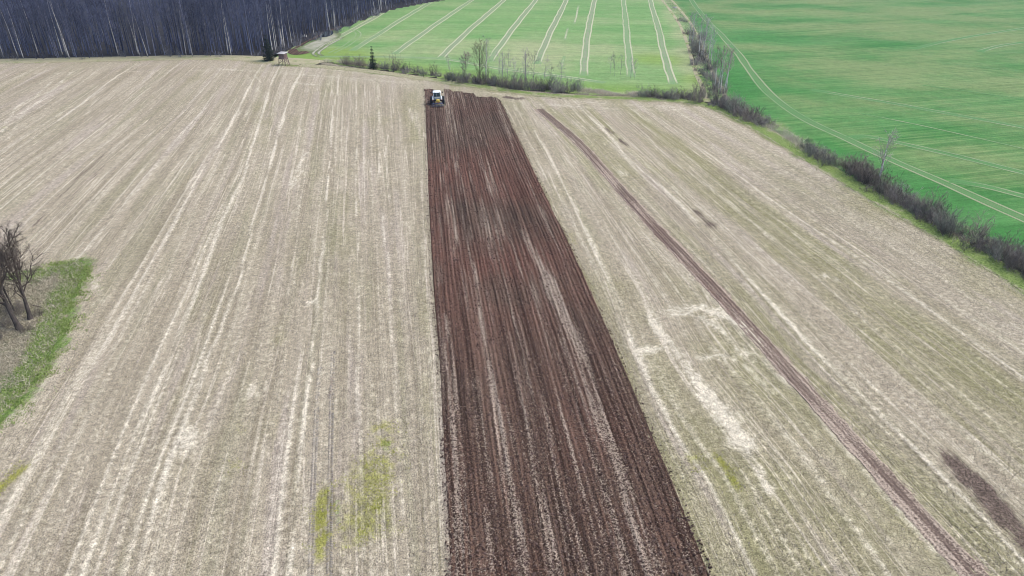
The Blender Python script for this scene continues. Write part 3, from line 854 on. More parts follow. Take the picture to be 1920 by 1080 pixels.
for px, wn_, g in [([(1615, 213), (1726, 235), (1920, 279), (2000, 298)], .75, 0), ([(1522, 168), (1707, 200), (1920, 239), (2000, 254)], .8, 1.6), ([(1593, 259), (1633, 257), (1781, 290), (1920, 324), (2000, 345)], .8, 1.6),
                   ([(1781, 338), (1850, 350), (1920, 368), (2000, 388)], .7, 1.6), ([(1710, 92), (1800, 72), (1920, 53), (2000, 42)], .65, 1.6), ([(1835, 97), (1870, 87), (1920, 79)], .9, 1.6), ([(1766, 118), (1860, 128), (1920, 134)], .55, 0), ([(1520, 80), (1640, 76), (1740, 84)], .4, 0), ([(1835, 97), (1860, 100), (1920, 98)], .6, 0),
                   ([(1730, 160), (1820, 172), (1920, 186)], .45, 0)]:
    track('wheel_track', px, g, .6, wn_, M_TRR, .026)

# --- pale sandy track and pond at the corner of the forest
M_SAND = mat_track('wet_sand', (0.42, 0.40, 0.35), (0.13, 0.17, 0.075))
def blob(name, px, mat, dz, attrs, kind='structure', step=.6):
    pl = PL(px); c = resample(np.vstack((pl, pl[:1])), step)[0][:-1]
    ctr = c.mean(0)
    rings = np.linspace(0, 1, 7)
    xy = ctr + (c[None] - ctr) * rings[:, None, None]
    xx, yy = xy[..., 0].ravel(), xy[..., 1].ravel()
    n = len(c); i = np.arange(7 * n).reshape(7, n); j = np.roll(i, -1, 1)
    f = np.stack((i[:-1], j[:-1], j[1:], i[1:]), -1).reshape(-1, 4)
    rr = np.repeat(rings, n)
    o = link(name, mesh_np(name, np.stack((xx, yy, H(*ctr) * (mat is None) + H(xx, yy) + dz), 1), f, mat, True, attrs(rr, xx, yy)))
    return tag(o, kind=kind)
blob('sand_flat', [(553, 93), (580, 80), (598, 72), (622, 58), (634, 60), (640, 66), (628, 74), (612, 84), (600, 96), (585, 100), (565, 97)], M_SAND, 0.045,
     lambda r, x, y: {'worn': 0.62 - .1 * r, 'across': sstep(1.0, .7, r)})
tw = NT('pond_water', 0.08, 0.5)
pond_mat = tw.done((0.012, 0.016, 0.014))
blob('pond_water', [(597, 70), (606, 62), (618, 57), (625, 60), (622, 66), (610, 70)], pond_mat, 0.07, lambda r, x, y: {})
track('sandy_track', [(600, 106), (592, 100), (604, 90), (622, 79), (640, 70)], 1.5, .9, 1.2, M_SAND, .06)
M_MUD = mat_soil('dark_mud')
ribbon('drain', PL([(553, 91), (575, 79), (600, 66), (620, 57), (640, 49)]), np.linspace(-.55, .55, 5), M_MUD, lambda O, D: 0.06 + 0 * O, lambda O, D, x, y: {'litter': 0 * O, 'red': 0 * O, 'rowco': np.stack((O, D, O * 0), 1)})
blob('mud_patch', [(538, 99), (545, 92), (555, 92), (562, 98), (572, 96), (580, 99), (568, 102), (550, 103)], M_MUD, 0.065, lambda r, x, y: {'litter': 0 * r, 'red': 0 * r, 'rowco': np.stack((x, y, x * 0), 1)})

# ------------------------------------------------------------------ loose litter (nobody could count it)
def scatter_flakes(name, x, y, z0, size, mat, tone, upright=0.2, lean=1.0):
    n = len(x)
    an = RNG.random(n) * 2 * math.pi
    up = RNG.random(n) * upright
    c = np.stack((x, y, z0), 1)
    t = np.stack((np.cos(an), np.sin(an), up), 1) * size[:, None]
    b = np.stack((-np.sin(an), np.cos(an), (RNG.random(n) - .3) * .6), 1) * (size * (0.25 + .35 * RNG.random(n)))[:, None]
    v = np.stack((c - t * .5 - b * .5, c - t * .4 + b * .5, c + t * .6), 1).reshape(-1, 3)
    f = np.arange(3 * n).reshape(-1, 3)
    o = link(name, mesh_np(name, v, f, mat, False, {'tone': np.repeat(tone, 3)}))
    return tag(o, kind='stuff')

def blades(name, x, y, z0, h, w, mat, tone, lean=.5):
    n = len(x); an = RNG.random(n) * 2 * math.pi; la = RNG.random(n) * 2 * math.pi; ll = RNG.random(n) * lean
    c = np.stack((x, y, z0 - .02), 1)
    b = np.stack((np.cos(an), np.sin(an), 0 * an), 1) * (w / 2)[:, None]
    tip = c + np.stack((np.cos(la) * ll, np.sin(la) * ll, np.ones(n)), 1) * h[:, None]
    v = np.stack((c - b, c + b, tip), 1).reshape(-1, 3)
    o = link(name, mesh_np(name, v, np.arange(3 * n).reshape(-1, 3), mat, False, {'tone': np.repeat(tone, 3)}))
    return tag(o, kind='stuff')

# straw flakes and clods on the tilled strip
n = 260000
a = RNG.random(n) * Wd; s_ = 18 + 145 * RNG.random(n) ** 1.25
l = litter_at(a, s_)
k = RNG.random(n) < (0.06 + 0.95 * l)
a, s_ = a[k], s_[k]
ok = s_ < np.interp(a / Wd, fr, ends) - .3
a, s_ = a[ok], s_[ok]
nl, nrr = np.interp(s_, *SL), np.interp(s_, *SR)
N = nl + (nrr - nl) * a / Wd
x = s_ * DV[0] + N * NV[0]; y = s_ * DV[1] + N * NV[1]
scatter_flakes('straw_litter', x, y, H(x, y) + 0.10 + 0.05 * RNG.random(len(x)), 0.05 + 0.11 * RNG.random(len(x)) ** 2, M_STRAW, RNG.random(len(x)), 0.5)
n = 60000
a = RNG.random(n) * (Wd + .3) - .15; s_ = 18 + 145 * RNG.random(n) ** 1.8
ok = s_ < np.interp(a / Wd, fr, ends) - .3
a, s_ = a[ok], s_[ok]; n = len(a)
nl, nrr = np.interp(s_, *SL), np.interp(s_, *SR)
N = nl + (nrr - nl) * a / Wd
x = s_ * DV[0] + N * NV[0]; y = s_ * DV[1] + N * NV[1]
oct_v = np.array([(1, 0, 0), (-.9, .2, 0), (0, 1, .1), (.1, -1, 0), (0, .1, .9), (0, 0, -.6)])
oct_f = np.array([(0, 2, 4), (2, 1, 4), (1, 3, 4), (3, 0, 4), (2, 0, 5), (1, 2, 5), (3, 1, 5), (0, 3, 5)])
sz = 0.025 + 0.08 * RNG.random(n) ** 3
vv = oct_v[None] * sz[:, None, None] * (0.6 + .8 * RNG.random((n, 6, 1)))
an = RNG.random(n) * 6.3; ca, sa = np.cos(an)[:, None], np.sin(an)[:, None]
vv = np.stack((vv[..., 0] * ca - vv[..., 1] * sa + x[:, None], vv[..., 0] * sa + vv[..., 1] * ca + y[:, None], vv[..., 2] + (H(x, y) + .10)[:, None]), -1)
ff = oct_f[None] + (np.arange(n) * 6)[:, None, None]
tag(link('soil_clods', mesh_np('soil_clods', vv.reshape(-1, 3), ff.reshape(-1, 3), M_CLOD, False, {'tone': np.repeat(RNG.random(n), 6)})), kind='stuff')

# stubble stalks on the near part of the field
n = 300000
uu = RNG.uniform(G_U[3], G_U[-2], n); s_ = 18 + 75 * RNG.random(n) ** 1.7
uu = np.round(uu / 0.25) * .25 + RNG.normal(0, .05, n)
q = row_xy(uu, s_); x, y = q[:, 0], q[:, 1]
nn_ = x * NV[0] + y * NV[1]
ok = inside(FIELD, x, y) & ~inside(GRASS, x, y) & ~((nn_ > np.interp(s_, *SL) - .05) & (nn_ < np.interp(s_, *SR) + .05))
dB, _ = dist_pl(resample(PL(BAND), 1)[0], x, y, 2); ok &= dB > 1.0
ok &= abs(x / np.maximum(y + 12, 1)) < 1.3
for pp, ww in (([(1775, 850), (1800, 880), (1840, 920), (1890, 975), (1940, 1030), (2000, 1090)], 1.0), ([(603, 1050), (607, 915)], .5)):
    dd_, _ = dist_pl(resample(PL(pp), 1)[0], x, y, 2); ok &= dd_ > ww * RNG.random(n) ** .5
x, y = x[ok], y[ok]
blades('stubble_stalks', x, y, H(x, y) + .02, 0.06 + .10 * RNG.random(len(x)), .03 + .05 * RNG.random(len(x)), M_STALK, RNG.random(len(x)) ** 1.2, .9)

# grass of the headland and the verge
def in_poly_pts(poly, n):
    lo, hi = poly.min(0), poly.max(0)
    p = lo + (hi - lo) * RNG.random((n, 2))
    return p[inside(poly, p[:, 0], p[:, 1])]
p = in_poly_pts(GRASS, 220000)
d, _ = dist_pl(GB, p[:, 0], p[:, 1], 60)
isg = (RNG.random(len(d)) < .15 + .7 * vnoise(p[:, 0] * .8, p[:, 1] * .8, 88)) & (d > -.1) & (d < 2.0 + 1.4 * (vnoise(p[:, 0] * .5, p[:, 1] * .5, 85) - .5))
near = d < 18
qn, _ = normals(GB)
qi = RNG.integers(0, len(GB), 26000)
qe = GB[qi] + qn[qi] * RNG.normal(0, .75, 26000)[:, None] + RNG.normal(0, .3, (26000, 2))
qe = qe[vnoise(qe[:, 0] * .9, qe[:, 1] * .9, 26) > .35 + .3 * RNG.random(len(qe))]
blades('edge_grass', qe[:, 0], qe[:, 1], H(qe[:, 0], qe[:, 1]) + .04, .14 * (.5 + RNG.random(len(qe))), .05 + .05 * RNG.random(len(qe)), M_BLADE, RNG.random(len(qe)), 1.2)
for nm, m, mt, hh in (('grass_blades', isg, M_BLADE, .22), ('dead_grass', ~isg & near, M_DRYBLADE, .3)):
    q = p[m]; k = len(q)
    blades(nm, q[:, 0], q[:, 1], H(q[:, 0], q[:, 1]) + .06, hh * .6 * (.4 + RNG.random(k)), .05 + .06 * RNG.random(k), mt, RNG.random(k), 2.0)
k = 36000
i = RNG.integers(v0, len(EDGE) - 40, k); o_ = RNG.uniform(-2.6, .7, k)
nr, _ = normals(EDGE)
q = EDGE[i] + nr[i] * o_[:, None] + RNG.normal(0, .4, (k, 2))
dr = (RNG.random(k) < .35) | (o_ < -1.9)
for nm, m, mt in (('verge_grass_blades', ~dr, M_BLADE), ('verge_dead_grass', dr, M_DRYBLADE)):
    r_ = q[m]; kk = len(r_)
    blades(nm, r_[:, 0], r_[:, 1], H(r_[:, 0], r_[:, 1]) + .05, .12 * (.5 + RNG.random(kk)), .04 + .05 * RNG.random(kk), mt, RNG.random(kk), 1.0)
# reeds standing in the ditch where no shrubs grow
RE = []
for seg, n_, w_ in (([(1085, 172), (1195, 178)], 13000, 2.0), ([(1440, 236), (1545, 298)], 7000, 1.3), ([(1800, 438), (1860, 470)], 3000, 1.5), ([(610, 113), (700, 126)], 6000, 1.6), ([(1345, 175), (1300, 60), (1250, 0)], 9000, 2.2)):
    pl = resample(PL(seg), .5)[0]; nr, _ = normals(pl)
    i = RNG.integers(0, len(pl), n_)
    RE.append(pl[i] + nr[i] * RNG.normal(0, w_ * .6, n_)[:, None] + RNG.normal(0, .3, (n_, 2)))
q = np.vstack(RE); k = len(q)
M_REED = mat_litter('pale_reeds', (0.40, 0.36, 0.28), (0.70, 0.64, 0.52))
blades('dry_reeds', q[:, 0], q[:, 1], H(q[:, 0], q[:, 1]) - .3, .25 + .6 * RNG.random(k) * vnoise(q[:, 0] * .7, q[:, 1] * .7, 28) * 1.6, .05 + .06 * RNG.random(k), M_REED, RNG.random(k), 1.3)

# weeds standing in the stubble
wi = RNG.choice(len(WEED_AT[0]), 15000, p=WEED_AT[1] / WEED_AT[1].sum())
q = WEED_AT[0][wi] + RNG.normal(0, .45, (15000, 2))
q = q[vnoise(q[:, 0] * 1.3, q[:, 1] * 1.3, 29) > .3 + .6 * RNG.random(len(q))]
M_WEED = mat_litter('weed_leaves', (0.26, 0.28, 0.05), (0.46, 0.46, 0.12))
blades('weeds', q[:, 0], q[:, 1], H(q[:, 0], q[:, 1]) + .03, .04 + .07 * RNG.random(len(q)), .04 + .06 * RNG.random(len(q)), M_WEED, RNG.random(len(q)), 2.4)

# tread bars pressed by the tractor tyres in the near stubble
M_TREAD = mat_litter('pressed_earth', (0.19, 0.175, 0.16), (0.36, 0.335, 0.31))
tv, tf, b = [], [], 0
tone = []
for px in ([(582, 1100), (587, 929), (594, 771), (600, 690)], [(617, 1100), (620, 866), (622, 740), (625, 660)]):
    pl, d = resample(PL(px), .17); nr, tg = normals(pl)
    for i in range(len(pl)):
        for sg in (-1, 1):
            if random.random() < .12 + .8 * max(0, (i - .5 * len(pl)) / len(pl)): continue
            c = pl[i] + tg[i] * (.085 if sg > 0 else 0); o1 = c + nr[i] * (sg * .02); o2 = c + nr[i] * (sg * .19) - tg[i] * .11
            w = tg[i] * .03
            for (q0, zz) in ((o1 - w, .05), (o1 + w, .05), (o2 + w, .05), (o2 - w, .05)):
                tv.append((q0[0], q0[1], float(H(*q0)) + .02)); 
            for (q0, zz) in ((o1 - w * .6, .05), (o1 + w * .6, .05), (o2 + w * .6, .05), (o2 - w * .6, .05)):
                tv.append((q0[0], q0[1], float(H(*q0)) + .06))
            tf += [(b + 4, b + 5, b + 6, b + 7), (b, b + 1, b + 5, b + 4), (b + 1, b + 2, b + 6, b + 5), (b + 2, b + 3, b + 7, b + 6), (b + 3, b, b + 4, b + 7)]
            tone += [random.random()] * 8; b += 8
tag(link('tread_marks', mesh_np('tread_marks', np.array(tv), np.array(tf), M_TREAD, False, {'tone': np.array(tone)})), kind='stuff')

# ------------------------------------------------------------------ trees
class TB:
    """branches as tapering tubes, twigs as slim three-sided spikes"""
    def __init__(s): s.v = []; s.q = []; s.t = []
    def tube(s, pts, rs, n):
        b = len(s.v)
        for i, p in enumerate(pts):
            d = (pts[min(i + 1, len(pts) - 1)] - pts[max(i - 1, 0)]).normalized()
            u = d.orthogonal().normalized(); w = d.cross(u)
            for k in range(n):
                an = 2 * math.pi * k / n
                s.v.append(p + (u * math.cos(an) + w * math.sin(an)) * rs[i])
        for i in range(len(pts) - 1):
            for k in range(n):
                j = (k + 1) % n
                s.q.append((b + i * n + k, b + i * n + j, b + i * n + n + j, b + i * n + n + k))
    def spike(s, p, q, r):
        b = len(s.v); d = (q - p).normalized(); u = d.orthogonal().normalized(); w = d.cross(u)
        for k in range(3):
            an = 2.0944 * k; s.v.append(p + (u * math.cos(an) + w * math.sin(an)) * r)
        s.v.append(q)
        s.t += [(b, b + 1, b + 3), (b + 1, b + 2, b + 3), (b + 2, b, b + 3)]
    def mesh(s, name, mat):
        return mesh_np(name, np.array([tuple(p) for p in s.v]), [np.array(s.q).reshape(-1, 4), np.array(s.t).reshape(-1, 3)], mat, True)

def rvec(r, zb=0.0):
    return Vector((r.uniform(-1, 1), r.uniform(-1, 1), r.uniform(-1, 1) + zb))

def bend_path(r, p, d, L, n, wob, lift):
    pts = [p.copy()]; d = d.normalized()
    for i in range(n):
        d = (d + rvec(r) * wob + Vector((0, 0, lift))).normalized()
        p = p + d * (L / n); pts.append(p.copy())
    return pts, d

def at_path(pts, t):
    f = t * (len(pts) - 1); i = min(int(f), len(pts) - 2); f -= i
    return pts[i].lerp(pts[i + 1], f), (pts[i + 1] - pts[i]).normalized()

def side_dir(r, d, ang, az=None):
    u = d.orthogonal().normalized(); w = d.cross(u)
    az = r.uniform(0, 2 * math.pi) if az is None else az
    return d * math.cos(ang) + (u * math.cos(az) + w * math.sin(az)) * math.sin(ang)

def twiggy(tb, r, pts, n_sub, n_twig, Ls, Lt, rs, rt, ang, lift, droop=0.0):
    for k in range(n_sub):
        t = r.uniform(.18, 1.0); p, d = at_path(pts, t)
        sd_ = side_dir(r, d, ang * r.uniform(.6, 1.3)); L = Ls * r.uniform(.5, 1.15) * (1.15 - .45 * t)
        sp, sd2 = bend_path(r, p, sd_, L, 2, .18, lift)
        tb.tube(sp, [rs, rs * .7, rs * .3], 3)
        for m in range(n_twig):
            q, d2 = at_path(sp, r.uniform(.25, 1.0))
            td = side_dir(r, d2, r.uniform(.3, 1.0)); td = (td + Vector((0, 0, -droop))).normalized()
            tb.spike(q, q + td * Lt * r.uniform(.5, 1.3), rt)

def tall_tree(seed, Ht, crown_from, n_br, Lb, ang, tr, lean=.02, trunk_n=5, fine=1.0, droop=0.0):
    r = random.Random(seed)
    T, C = TB(), TB()
    pts, d = bend_path(r, Vector((0, 0, -.3)), Vector((r.uniform(-lean, lean), r.uniform(-lean, lean), 1)), Ht + .3, 9, .035, .06)
    rs = [tr * (1 - .93 * (i / 9) ** .9) + .012 for i in range(10)]; rs[0] *= 1.25
    T.tube(pts, rs, trunk_n)
    for k in range(n_br):
        t = crown_from + (1 - crown_from) * ((k + r.random()) / n_br) * .98
        p, dd = at_path(pts, t)
        rel = (t - crown_from) / (1 - crown_from)
        L = Lb * (0.55 + .75 * math.sin(math.pi * min(1, rel * .8 + .2))) * r.uniform(.65, 1.2)
        bd = side_dir(r, dd, ang * r.uniform(.7, 1.25))
        bp, bd2 = bend_path(r, p, bd, L, 4, .18, .10)
        br = max(.014, tr * .33 * (1 - .65 * rel))
        C.tube(bp, [br, br * .8, br * .6, br * .4, br * .15], 3)
        twiggy(C, r, bp, int(6 * fine), int(7 * fine), L * .42, .62, .015, .011, .75, .06, droop)
    return T, C

def shrub(seed, Ht, spread, n_st, n_sub, n_tw, r0=.024):
    r = random.Random(seed); C = TB()
    for k in range(n_st):
        az = r.uniform(0, 6.283); rad = spread * math.sqrt(r.random())
        p = Vector((math.cos(az) * rad * .45, math.sin(az) * rad * .45, -.5))
        d = Vector((math.cos(az) * rad * .35, math.sin(az) * rad * .35, 1.3))
        L = (Ht + .5) * r.uniform(.6, 1.08) * (1 - .22 * rad / spread)
        bp, _ = bend_path(r, p, d, L, 4, .12, .02)
        C.tube(bp, [r0 * 1.3, r0, r0 * .75, r0 * .5, r0 * .2], 3)
        twiggy(C, r, bp, n_sub, n_tw, L * .30, .42, .012, .010, .55, .05)
    return C

def spruce(seed, Ht, base_r):
    """conifer: whorls of drooping boughs, each a fan of needle-bearing sprays"""
    r = random.Random(seed); T, C = TB(), TB()
    T.tube([Vector((0, 0, -.3)), Vector((0, 0, Ht * .5)), Vector((0, 0, Ht))], [base_r * .09 + .05, base_r * .05 + .03, .012], 6)
    nw = int(Ht * 3.2)
    for w in range(nw):
        t = (w + .5) / nw; z = Ht * (.04 + .95 * t)
        L = base_r * (1 - t) ** .85 * r.uniform(.8, 1.1) + .12
        nb = 7 + int(5 * (1 - t)); a0 = r.uniform(0, 6)
        for k in range(nb):
            az = a0 + 6.283 * k / nb + r.uniform(-.2, .2); l = L * r.uniform(.75, 1.15)
            p = Vector((0, 0, z)); out = Vector((math.cos(az), math.sin(az), 0)); side = Vector((-out.y, out.x, 0))
            tip = p + out * l + Vector((0, 0, -.28 * l + .15 * l * t))
            C.spike(p, tip, .02)
            ns = max(2, int(l / .22))
            for m in range(ns):
                q = p.lerp(tip, (m + .7) / ns); sl = (l * .38 * (1 - m / ns * .6) + .08)
                for sg in (-1, 1):
                    e = q + (out * .6 + side * sg * r.uniform(.7, 1.1)) * sl + Vector((0, 0, -.18 * sl))
                    b = len(C.v); wv = out * (.10 + .05 * r.random())
                    C.v += [q - wv, q + wv, e, q + Vector((0, 0, -.09))]
                    C.t += [(b, b + 1, b + 2), (b, b + 2, b + 3), (b + 1, b + 3, b + 2)]
    return T, C

def mat_bark(name, c1, c2, sc=2.0, birch=False):
    t = NT(name, 0.9, 0.15)
    w = t.objco(); rn = t.rnd()
    n = t.noise(t.scale(w, (1, 1, .35) if not birch else (1, 1, 3)), sc, 4, .7)
    col = t.mix(t.ramp(n, .35, .65), c1, c2)
    if birch:
        z = t.n.new('ShaderNodeSeparateXYZ'); t.l.new(w, z.inputs[0])
        b = t.noise(t.scale(w, (1.5, 1.5, 5)), 2.2, 2, .5)
        col = t.mix(t.ramp(b, .60, .70, 0, .85), col, (.04, .036, .033))
        col = t.mix(t.ramp(z.outputs[2], 1.6, .1, 0, .8), col, (.09, .08, .07))
    return t.done(t.mul(col, t.ramp(rn, 0, 1, .8, 1.2, False)))

def mat_twig(name, c1, c2, sc=.5):
    t = NT(name, 0.9, 0.1)
    n = t.noise(t.objco(), sc, 3, .6)
    col = t.mix(t.ramp(n, .3, .7), c1, c2)
    return t.done(t.mul(col, t.ramp(t.rnd(), 0, 1, .5, 1.55, False)))

M_BIRCH = mat_bark('birch_bark', (.50, .48, .47), (.62, .60, .58), 2.5, True)
M_GREYBARK = mat_bark('grey_bark', (.12, .13, .19), (.27, .28, .37))
M_PALEBARK = mat_bark('pale_bark', (.22, .21, .21), (.36, .345, .34))
M_PTWIG = mat_twig('pale_twigs', (.24, .21, .20), (.36, .33, .315))
M_OAK = mat_bark('rough_dark_bark', (.045, .038, .034), (.10, .085, .078), 5)
M_DARKBARK = mat_bark('dark_bark', (.035, .038, .06), (.09, .095, .135))
M_FTWIG = mat_twig('forest_twigs', (.022, .028, .060), (.105, .12, .19), .35)
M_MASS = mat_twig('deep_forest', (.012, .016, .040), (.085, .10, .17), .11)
M_UG = mat_twig('undergrowth_twigs', (.12, .125, .15), (.24, .245, .27))
M_BTWIG = mat_twig('birch_twigs', (.22, .195, .205), (.36, .325, .34))
M_REDTWIG = mat_twig('reddish_twigs', (.24, .165, .18), (.36, .26, .28))
M_HTWIG = mat_twig('hedge_twigs', (.15, .138, .135), (.27, .25, .245))
M_HTWIG2 = mat_twig('brown_hedge_twigs', (.13, .115, .10), (.22, .195, .17))
M_GTWIG = mat_twig('budding_twigs', (.16, .17, .10), (.27, .28, .17))
M_NEEDLE = mat_twig('spruce_needles', (.016, .035, .018), (.035, .065, .032))
M_NEEDLE2 = mat_twig('dark_conifer_needles', (.012, .022, .022), (.024, .042, .040))

def tree_proto(name, TC, mt, mc):
    T, C = TC
    return (name, T.mesh('trunk', mt), C.mesh('crown', mc))
def put_tree(proto, xy, sc=1.0, rz=0.0, label=None, cat='tree', group=None, szv=1.0, tilt=0.0):
    name, mt, mc = proto
    o = empty(name, (xy[0], xy[1], float(H(*xy))), rz)
    o.scale = (sc, sc, sc * szv); o.rotation_euler[0] = tilt
    tag(o, label, cat, group)
    link('trunk', mt, o); link('crown', mc, o)
    return o

FT = [tree_proto('bare_tree', tall_tree(100 + i, 16 + (i % 3) * 1.5, .26 + .08 * (i % 3), 22, 3.1, .72, .13, fine=1.15), M_GREYBARK if i in (1, 4) else M_DARKBARK, M_FTWIG) for i in range(7)]
FB = [tree_proto('birch_tree', tall_tree(200 + i, 17 + i % 2, .34, 26, 2.9, .6, .16), M_BIRCH, M_FTWIG) for i in range(3)]
HB = [tree_proto('birch_tree', tall_tree(300 + i, 10, .30, 16, 1.9, .55, .16, .06, fine=.8), M_BIRCH, M_BTWIG) for i in range(3)]
HR = [tree_proto('birch_tree', tall_tree(330 + i, 10, .42, 17, 1.9, .5, .16, .08, fine=.8), M_BIRCH, M_REDTWIG) for i in range(3)]
HG = [tree_proto('bare_tree', tall_tree(360 + i, 8.5, .2, 15, 2.3, .62, .055, .06, fine=.9), M_PALEBARK, M_BTWIG) for i in range(3)]
FS = [tree_proto('spruce_tree', spruce(400 + i, 14 + i, 2.6), M_OAK, M_NEEDLE2) for i in range(2)]
SMALL_SPRUCE = [tree_proto('spruce_tree', spruce(420, 6.6, 1.75), M_OAK, M_NEEDLE), tree_proto('spruce_tree', spruce(421, 5.2, .95), M_OAK, M_NEEDLE)]

# --- the forest: the front rows one by one
fp, fd = resample(FOREST, 1.0); fn, ft_ = normals(fp)
fn = -fn                                             # normals() gives the right-hand side: into the wood is the left
rr = random.Random(5)
FG = 'bare trees in the front of the dark forest'
spots = []
def cam_px(x, y, z):
    v = np.array((x, y, z - CAM_H)); q = (v[1] * CT - v[2] * ST); up = v[1] * ST + v[2] * CT
    return CX + F_PX * v[0] / q, CY - F_PX * up / q
cand = []
for _ in range(9000):
    i = rr.randrange(len(fp)); dep = 60 * rr.random() ** 1.35
    p = fp[i] + fn[i] * dep + np.array((rr.uniform(-1, 1), rr.uniform(-1, 1)))
    px, py = cam_px(p[0], p[1], float(H(*p)))
    if -140 < px < 990 and inside(floor_poly, np.array([p[0]]), np.array([p[1]]))[0]: cand.append((dep, p, px, py))
taken = []
for c in cand:
    m = 1.55 + .018 * c[0]
    if all((c[1][0] - q[1][0]) ** 2 + (c[1][1] - q[1][1]) ** 2 > m * m for q in taken): taken.append(c)
taken.sort(key=lambda c: c[0])
front, back = taken[:285], taken[285:1150]
for dep, p, px, py in front:
    z = rr.random()
    sc = rr.uniform(.82, 1.15) * (1 - .25 * (dep < 2.5))
    if z < .11 and dep > 6:
        put_tree(rr.choice(FS), p, sc * rr.uniform(.6, 1.0), rr.uniform(0, 6), 'dark spruce standing among the bare trees of the forest front', 'tree', 'spruces in the forest')
    elif z < .17:
        put_tree(rr.choice(FB), p, sc * .95, rr.uniform(0, 6), 'white stemmed birch standing among the grey bare trees of the forest front', 'tree', 'birches in the forest front')
    else:
        put_tree(rr.choice(FT), p, sc, rr.uniform(0, 6), 'tall thin leafless grey tree in the front of the dark forest', 'tree', FG)
# the outstanding birches
for (px, py), k, sc, lab in [((553, 78), 0, 1.05, 'tall birch with bright white stem at the forest edge, nearest the pale sandy corner'),
                             ((530, 82), 1, 1.0, 'slim white birch at the forest edge just above the dark little spruce'),
                             ((510, 62), 2, 1.05, 'straight white birch second from the forest corner above the little spruce'),
                             ((470, 50), 0, .85, 'wide forked pale birch with spreading crown in the forest front'),
                             ((195, 70), 1, 1.1, 'pale branching tree rising lightest in the middle of the forest, left half of the wood')]:
    put_tree(FB[k], P(px, py), sc, px * .7, lab, 'tree')
# the rest of the wood as one mass
vs_, qs_, ts_, b = [], [], [], 0
mm = [T for T in (tall_tree(500 + i, 16.5, .3, 13, 2.4, .65, .14, fine=.72) for i in range(3))]
arr = []
for T, C in mm:
    v1 = np.array([tuple(q) for q in T.v] + [tuple(q) for q in C.v]); o_ = len(T.v)
    q1 = np.array(T.q + [tuple(i + o_ for i in f) for f in C.q]); t1 = np.array([tuple(i + o_ for i in f) for f in C.t])
    arr.append((v1, q1, t1))
for dep, p, px, py in back:
    v1, q1, t1 = arr[rr.randrange(3)]
    an = rr.uniform(0, 6.3); sc = rr.uniform(.85, 1.15)
    R = np.array(((math.cos(an), -math.sin(an), 0), (math.sin(an), math.cos(an), 0), (0, 0, 1)))
    vs_.append(v1 @ R.T * sc + (p[0], p[1], float(H(*p)))); qs_.append(q1 + b); ts_.append(t1 + b); b += len(v1)
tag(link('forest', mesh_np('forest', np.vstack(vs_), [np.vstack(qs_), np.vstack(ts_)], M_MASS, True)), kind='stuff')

# undergrowth along the front of the forest
UG = [shrub(600 + i, 2.6 + .5 * i, 1.7, 16, 5, 4).mesh('shrub', M_UG) for i in range(3)]
for k in range(58):
    i = int((k + rr.random()) / 58 * len(fp)); p = fp[min(i, len(fp) - 1)] + fn[min(i, len(fp) - 1)] * rr.uniform(-3.2, 1.5)
    px, py = cam_px(p[0], p[1], 0)
    if not -120 < px < 900: continue
    o = link('shrub', rr.choice(UG), None, (p[0], p[1], float(H(*p)))); o.rotation_euler = (0, 0, rr.uniform(0, 6)); s1 = rr.uniform(.45, 1.25); o.scale = (s1, s1, s1 * rr.uniform(.8, 1.1))
    tag(o, 'low leafless shrub at the foot of the forest edge', 'shrub', 'shrubs at the foot of the forest')

# --- hedges along the ditches
M_HTWIG3 = mat_twig('grey_green_hedge_twigs', (.12, .13, .105), (.22, .235, .20))
SH = [shrub(700 + i, 2.0 + .4 * i, 1.5 + .25 * (i % 3), 18 + 3 * i, 7, 6).mesh('shrub', (M_HTWIG, M_HTWIG2, M_HTWIG, M_HTWIG3, M_HTWIG2)[i]) for i in range(5)]
SHB = [shrub(740 + i, 2.5 + .3 * i, 1.8, 26, 7, 6).mesh('shrub', M_HTWIG2) for i in range(2)]
def hedge(px, n, sc, label, group, meshes, jit=.9, z=-.3):
    pl = resample(PL(px), .5)[0]; nr, _ = normals(pl)
    for k in range(n):
        i = min(len(pl) - 1, int((k + rr.random()) / n * len(pl)))
        p = pl[i] + nr[i] * rr.gauss(0, jit)
        s1 = sc * rr.uniform(.72, 1.15) if rr.random() < .85 else sc * rr.uniform(.35, .7)
        o = link('shrub', rr.choice(meshes), None, (p[0], p[1], float(H(*p)) + z)); o.rotation_euler = (0, 0, rr.uniform(0, 6.3)); o.scale = (s1 * .85, s1 * .85, s1 * rr.uniform(.62, .92))
        tag(o, label, 'shrub', group)
hedge([(640, 119), (760, 134), (850, 148)], 38, 1.05, 'low grey leafless shrub in the hedge left of the tractor, along the ditch', 'shrubs in the low hedge left of the tractor', SH, .6)
hedge([(850, 149), (960, 163), (1040, 169), (1080, 172)], 52, 1.2, 'dense dark leafless shrub in the hedge beyond the tilled strip', 'shrubs in the hedge behind the tractor', SH, 1.1)
hedge([(1203, 179), (1260, 184), (1308, 188)], 28, 1.1, 'grey leafless shrub in the short hedge between the reeds and the ditch corner', 'shrubs in the short hedge by the ditch corner', SH, .9)
hedge([(1340, 185), (1328, 150), (1316, 120), (1305, 90), (1296, 62)], 40, 1.25, 'grey leafless shrub under the birches in the belt between the two green fields', 'shrubs in the belt between the green fields', SH, 1.4)
hedge([(1278, 42), (1276, 38)], 3, 1.1, 'round grey shrub at the far end of the belt between the green fields', 'shrubs at the far end of the belt', SH, .6)
hedge([(1345, 193), (1385, 212), (1440, 236)], 34, 1.15, 'grey leafless shrub in the hedge just right of the ditch corner', 'shrubs in the hedge right of the ditch corner', SH, .8)
